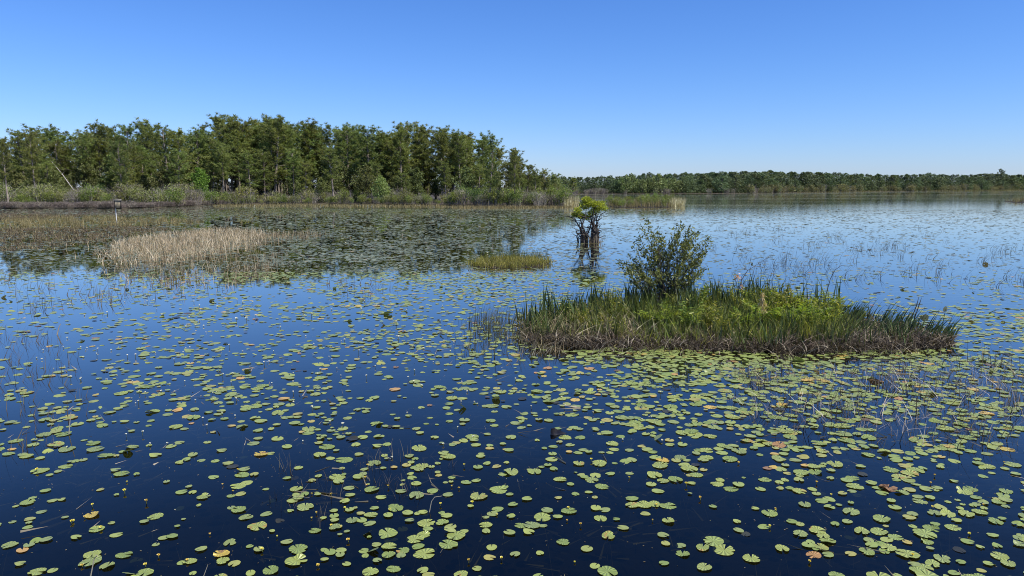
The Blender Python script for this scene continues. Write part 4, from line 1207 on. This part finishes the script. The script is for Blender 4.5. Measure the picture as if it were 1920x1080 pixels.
def scatter_pads(y0, y1, rmean, limit_overlap):
    """pads in drifts and singles between the two distances"""
    half = lambda y: y * .76 + 2.5
    A = (half(y0) + half(y1)) * (y1 - y0)
    n1 = 1.0 / (math.pi * rmean ** 2 * 1.05)
    n = int(A * n1 * 2.4)
    xs = []; ys = []
    m = int(n * .42)
    y = y0 + (y1 - y0) * np.sqrt(rp.uniform((y0 / y1) ** 2 if y0 > 0 else 0, 1, m)) if False else rp.uniform(y0, y1, m)
    keep = rp.uniform(0, 1, m) < half(y) / half(y1)
    y = y[keep]; x = rp.uniform(-1, 1, len(y)) * half(y)
    xs.append(x); ys.append(y)
    k = int(n * .58 / 7)
    cy = rp.uniform(y0, y1, k); cx = rp.uniform(-1, 1, k) * half(cy)
    keep = rp.uniform(0, 1, k) < half(cy) / half(y1); cy = cy[keep]; cx = cx[keep]
    cnt = rp.integers(2, 13, len(cy)); ang = rp.normal(.35, .8, len(cy))
    idx = np.repeat(np.arange(len(cy)), cnt)
    al = rp.normal(0, 1, len(idx)) * (rmean * 3.3); ac = rp.normal(0, 1, len(idx)) * (rmean * 1.2)
    xs.append(cx[idx] + al * np.cos(ang[idx]) - ac * np.sin(ang[idx])); ys.append(cy[idx] + al * np.sin(ang[idx]) + ac * np.cos(ang[idx]))
    x = np.concatenate(xs); y = np.concatenate(ys)
    u, v = px(np.column_stack([x, y, np.zeros(len(x))]))
    c = cover(u, v) * (1.0 + .55 * np.sin(x * .9 + 1.3 * np.sin(y * .5)) * np.sin(y * .7 + x * .3))
    c = c * np.where(v > 540, np.where((u > 1250) & (v > 690), .98, np.where(u > 1000, 1.12, 1.3)), 1.0)
    dens = -np.log(1 - np.clip(c, 0, .93)) / 2.0
    k = (rp.uniform(0, 1, len(x)) < dens) & (y > y0) & (y < y1)
    k &= ~in_poly(x, y, island_in) & ~in_poly(x, y, islet_in)
    x = x[k]; y = y[k]
    rad = rmean * np.clip(np.exp(rp.normal(0, .33, len(x))), .4, 1.75)
    if limit_overlap:
        o = rp.permutation(len(x)); grid = {}; ok = np.zeros(len(x), bool); cell = .3
        for i in o:
            gx, gy = int(math.floor(x[i] / cell)), int(math.floor(y[i] / cell)); good = True
            for a in (-1, 0, 1):
                for b in (-1, 0, 1):
                    for j in grid.get((gx + a, gy + b), ()):
                        if (x[i] - x[j]) ** 2 + (y[i] - y[j]) ** 2 < ((rad[i] + rad[j]) * .66) ** 2: good = False; break
                    if not good: break
                if not good: break
            if good: ok[i] = True; grid.setdefault((gx, gy), []).append(i)
        x, y, rad = x[ok], y[ok], rad[ok]
    return x, y, rad


def pad_template(seg, seed, curl=0.0):
    r_ = np.random.default_rng(seed)
    na = R(r_.uniform(5, 17))
    a = np.linspace(na, 2 * math.pi - na, seg)
    wob = 1 + .035 * np.sin(a * 3 + r_.uniform(0, 6)) + .02 * np.sin(a * 7 + r_.uniform(0, 6))
    rx, ry = wob * 1.06, wob * r_.uniform(.86, .98)
    end = np.exp(-((np.minimum(a, 2 * math.pi - a) - na) / .25) ** 2) * .06
    rim = np.stack([np.cos(a) * rx * (1 - end), np.sin(a) * ry * (1 - end), np.zeros(seg)], 1)
    ca = r_.uniform(0, 6.28)
    lift = np.clip(np.cos(a - ca), 0, 1) ** 3 * curl
    rim[:, 2] = .025 * np.sin(a * 2 + r_.uniform(0, 6)) + .012 * np.sin(a * 6 + 1) + lift * .5
    rim[:, :2] *= (1 - .35 * lift)[:, None]
    if seg > 20:
        for b in range(int(r_.choice([0, 0, 1, 2, 3]))):      # insect bites and torn rims
            k0 = int(r_.integers(3, seg - 3)); rim[k0, :2] *= r_.uniform(.62, .88)
            if r_.uniform() < .5: rim[k0 + 1, :2] *= r_.uniform(.75, .92)
    return rim


def near_pad(seed, mat, curl=0.0):
    rim = pad_template(30, seed, curl)
    midr = rim * np.array([.6, .6, .25])
    k = len(rim)
    V = np.vstack([[0, 0, -.01], midr, rim])
    F3 = [(0, i + 1, i + 2) for i in range(k - 1)]
    F4 = [(1 + i, 1 + k + i, 2 + k + i, 2 + i) for i in range(k - 1)]
    mb = MB().add(V, np.array(F3)); mb.F.append(np.array(F4)); mb.M.append(np.zeros(k - 1, int))
    return mb.mesh("lily_pad", mat, True)


PAD_G = [near_pad(800 + i, M_padgreen, [0, .1, 0, .3, 0, .15, .6, 0][i % 8]) for i in range(28)]
PAD_W = [near_pad(830 + i, M_padworn, [0, .3, 0][i % 3]) for i in range(6)]
PAD_Y = [near_pad(840 + i, M_padyellow, [.2, .6, 0][i % 3]) for i in range(5)]
PAD_B = [near_pad(850 + i, M_padbrown, [.4, .9, .2][i % 3]) for i in range(5)]
STALK = [MB().add(*tube([(0, 0, -.03), (.8, .5, -1.6), (2.2, 1.2, -5.5)], [.035, .032, .03], 4)).mesh("stalk", M_weed, True)]

X, Y, RAD = [], [], []
for (y0, y1, rm, lim) in ((3.4, 9.0, .058, True), (9.0, 18.0, .062, True), (18.0, 34.0, .068, True), (34.0, 60.0, .09, False), (60.0, 112.0, .135, False)):
    x, y, q = scatter_pads(y0, y1, rm, lim)
    q = q * np.where((x > 1.5) & (y < 20), 1.08, 1.0)
    X.append(x); Y.append(y); RAD.append(q)
X = np.concatenate(X); Y = np.concatenate(Y); RAD = np.concatenate(RAD)
U, Vp = px(np.column_stack([X, Y, np.zeros(len(X))]))
inview = (U > -20) & (U < 1940) & (Vp < 1095) & (Vp > 360)
size = RAD / np.hypot(Y, CAM_H)
order = np.argsort(-size * inview)
single = np.zeros(len(X), bool); single[order[:300]] = True

S_idx = np.where(single)[0]
# neighbours decide "alone" or "in a raft"
cnts = []
for i in S_idx:
    d2 = (X - X[i]) ** 2 + (Y - Y[i]) ** 2
    cnts.append(int(((d2 < (RAD + RAD[i]) ** 2 * 1.1) & (d2 > 1e-9)).sum()))
big = np.median(RAD[S_idx])
for i, nb in zip(S_idx, cnts):
    z = .004 + .0022 * (i % 5)
    q = rp.uniform()
    right = U[i] > 1300
    if q < (.03 if not right else .055): ms, cname = PAD_Y, "yellow"
    elif q < (.04 if not right else .075): ms, cname = PAD_B, "brown"
    elif q < (.14 if not right else .27): ms, cname = PAD_W, "blotched green"
    else: ms, cname = PAD_G, "green"
    rz = rp.uniform(0, 6.28)
    s = RAD[i]
    o = link("lily_pad", ms[int(rp.integers(len(ms)))], None, (X[i], Y[i], z), (rp.normal(0, .025), rp.normal(0, .025), rz), (s, s, s))
    st_ = link("stalk", STALK[0], o)
    notch = ["facing right", "facing away", "facing left", "facing the viewer"][int(((rz + math.pi / 4) % (2 * math.pi)) / (math.pi / 2))]
    sz = "large" if RAD[i] > big * 1.18 else "small" if RAD[i] < big * .88 else "medium"
    comp = "alone on dark water" if nb == 0 else "touching one other" if nb == 1 else "in a raft of pads"
    third = "lower left" if U[i] < 640 else "lower middle" if U[i] < 1280 else "lower right"
    lab = "%s %s lily pad %s, notch %s, %s" % (sz, cname, comp, notch, third)
    tag(o, lab, "lily pad", lab)


near_m = ~single & (Y < 30); far_m = ~single & (Y >= 30)
idx_all = (near_m, far_m)
# one object for all the pads past the nearest three hundred
def pads_all():
    mb_parts = []
    global MBX
    MBX = MB()
    for mask, seg, sb_ in ((near_m, 14, 900), (far_m, 7, 920)):
        idx = np.where(mask)[0]
        which = rp.integers(0, 8, len(idx))
        for t_ in range(8):
            ii = idx[which == t_]; n = len(ii)
            if not n: continue
            rim = pad_template(seg, sb_ + t_, .45 if t_ == 1 else 0)
            V = np.vstack([[0, 0, -.01], rim]); k = len(V)
            a = rp.uniform(0, 2 * math.pi, n); s = RAD[ii]; ca, sa = np.cos(a), np.sin(a)
            P = np.zeros((n, k, 3))
            P[:, :, 0] = s[:, None] * (ca[:, None] * V[:, 0] - sa[:, None] * V[:, 1]); P[:, :, 1] = s[:, None] * (sa[:, None] * V[:, 0] + ca[:, None] * V[:, 1]); P[:, :, 2] = s[:, None] * V[:, 2]
            tx, ty = rp.normal(0, .03, n), rp.normal(0, .03, n)
            up = rp.uniform(0, 1, n) < .012
            up &= Y[ii] < 34
            tx = np.where(up, rp.normal(0, .45, n), tx); ty = np.where(up, -np.abs(rp.normal(.2, .4, n)), ty)
            P[:, :, 2] += tx[:, None] * P[:, :, 0] + ty[:, None] * P[:, :, 1] + (.004 + .0025 * rp.integers(0, 5, n) + np.where(up, s * .2, 0))[:, None]
            sunk = (rp.uniform(0, 1, n) < .05) & (Y[ii] < 22)
            P[:, :, 2] -= (sunk * rp.uniform(.02, .09, n))[:, None]
            P[:, :, 0] += X[ii][:, None]; P[:, :, 1] += Y[ii][:, None]
            F = np.concatenate([np.array([[0, j + 1, j + 2]]) + np.arange(n)[:, None] * k for j in range(k - 2)])
            MBX.add(P.reshape(-1, 3), F, 0 if seg == 14 else 1)
    o = link("lily_pads", MBX.mesh("lily_pads", [M_padmix, M_padfar]))
    tag(o, "countless smaller floating lily pads spread over the whole pond", "lily pads", None, 'stuff')


pads_all()

# drowned leaves and weed just under the surface
rw = np.random.default_rng(5)
n = 420
mb = MB()
c = np.column_stack([rw.uniform(-9, 9, n), rw.uniform(4, 16, n), rw.uniform(-.12, -.015, n)])
for k in range(n):
    m = 14
    p = c[k] + rw.normal(0, 1, (m, 3)) * np.array([.28, .16, .02])
    a = rw.normal(rw.uniform(0, 3.1), .5, m)
    mb.add(*spikes(p, np.stack([np.cos(a), np.sin(a), rw.normal(0, .1, m)], 1), rw.uniform(.1, .4, m), rw.uniform(.006, .03, m), rw))
tag(link("submerged_weed", mb.mesh("submerged_weed", M_weed)), "faint brown weed drifting under the dark water in front", "water weed", None, 'stuff')

# specks of leaf and seed drifting on the surface
n = 2600
k = 160
cx = np.column_stack([rw.uniform(-1, 1, k), rw.uniform(4.5, 26, k)]); cx[:, 0] *= cx[:, 1] * .75
q = cx[rw.integers(0, k, n)] + rw.normal(0, 1, (n, 2)) * np.array([.55, .25])
keep = ~in_poly(q[:, 0], q[:, 1], island_in); q = q[keep]; n = len(q)
a = rw.uniform(0, 6.28, n)
mb = MB().add(*leaves(np.column_stack([q, np.full(n, .004)]), np.stack([np.cos(a), np.sin(a), rw.normal(0, .12, n)], 1), rw.uniform(.006, .03, n), rw.uniform(.004, .012, n), rw, .9))
tag(link("floating_specks", mb.mesh("floating_specks", M_tansedge)), "fine specks of dead leaf and seed drifting on the water", "debris", None, 'stuff')

# ------------------------------------------------------------------ flowers
def flower_mesh(seed, mat, size, stalk):
    r_ = np.random.default_rng(seed)
    mb = MB()
    k = 7
    a = np.arange(k) * 2 * math.pi / k + r_.normal(0, .1, k)
    d = unit(np.stack([np.cos(a), np.sin(a), np.full(k, r_.uniform(.5, 1.6))], 1))
    mb.add(*leaves(np.tile([0, 0, stalk], (k, 1)), d, size, size * .85, r_, .2))
    d2 = unit(np.stack([np.cos(a + .4) * .5, np.sin(a + .4) * .5, np.full(k, 1.3)], 1))
    mb.add(*leaves(np.tile([0, 0, stalk], (k, 1)), d2, size * .8, size * .6, r_, .2))
    mb.add(*tube([(r_.normal(0, .02), r_.normal(0, .02), -.15), (0, 0, stalk + .004)], [.004, .004], 4), 1)
    return mb.mesh("pond_flower", [mat, M_sedgeolive])


FY = [flower_mesh(1000 + i, M_yellow, .021, .012 + .010 * (i % 3)) for i in range(5)]
FW = [flower_mesh(1010 + i, M_white, .021, .015 + .02 * (i % 3)) for i in range(4)]
FW2 = [flower_mesh(1020 + i, M_white, .045, .02) for i in range(3)]
r = np.random.default_rng(31)
for (poly, n, ms, nm, lab, s) in [
    ([(60, 880), (900, 860), (1000, 1075), (60, 1075)], 42, FY, "yellow_flower", "tiny yellow flower above dark water in front", (.7, 1.2)),
    ([(1000, 860), (1900, 850), (1910, 1075), (1000, 1075)], 24, FY, "yellow_flower", "tiny yellow flower beside crowded pads in front", (.7, 1.2)),
    ([(60, 640), (900, 640), (900, 860), (60, 860)], 110, FW, "white_flower", "tiny whitish flower among pads left of the big island", (.7, 1.3)),
    ([(960, 700), (1500, 700), (1500, 860), (960, 860)], 34, FW, "white_flower", "tiny whitish flower on the water just below the big island", (.7, 1.2)),
    ([(100, 560), (860, 560), (860, 640), (100, 640)], 46, FW, "white_flower", "tiny whitish flower on blue water left of the reeds", (1.0, 1.8)),
    ([(500, 430), (1000, 400), (1000, 470), (500, 520)], 26, FW2, "white_flower", "pale water lily bloom among dense pads before the wood", (.8, 1.5)),
    ([(1300, 420), (1900, 420), (1900, 560), (1350, 540)], 12, FW2, "white_flower", "white water lily bloom on open water behind the big island", (.7, 1.2))]:
    for (x, y_) in scatter(poly, n, r):
        u_, v_ = px(np.array([x, y_, 0]))
        lab2 = lab + ", " + ["far left", "left", "left of centre", "centre", "right of centre", "right", "far right"][int(min(6, max(0, u_ // 275)))]
        tag(link(nm, ms[int(r.integers(len(ms)))], None, (x, y_, 0.0), (0, 0, r.uniform(0, 6.28)), r.uniform(*s)), lab2, "flower", lab2)
print("pads", len(X), "pines", n_pine)
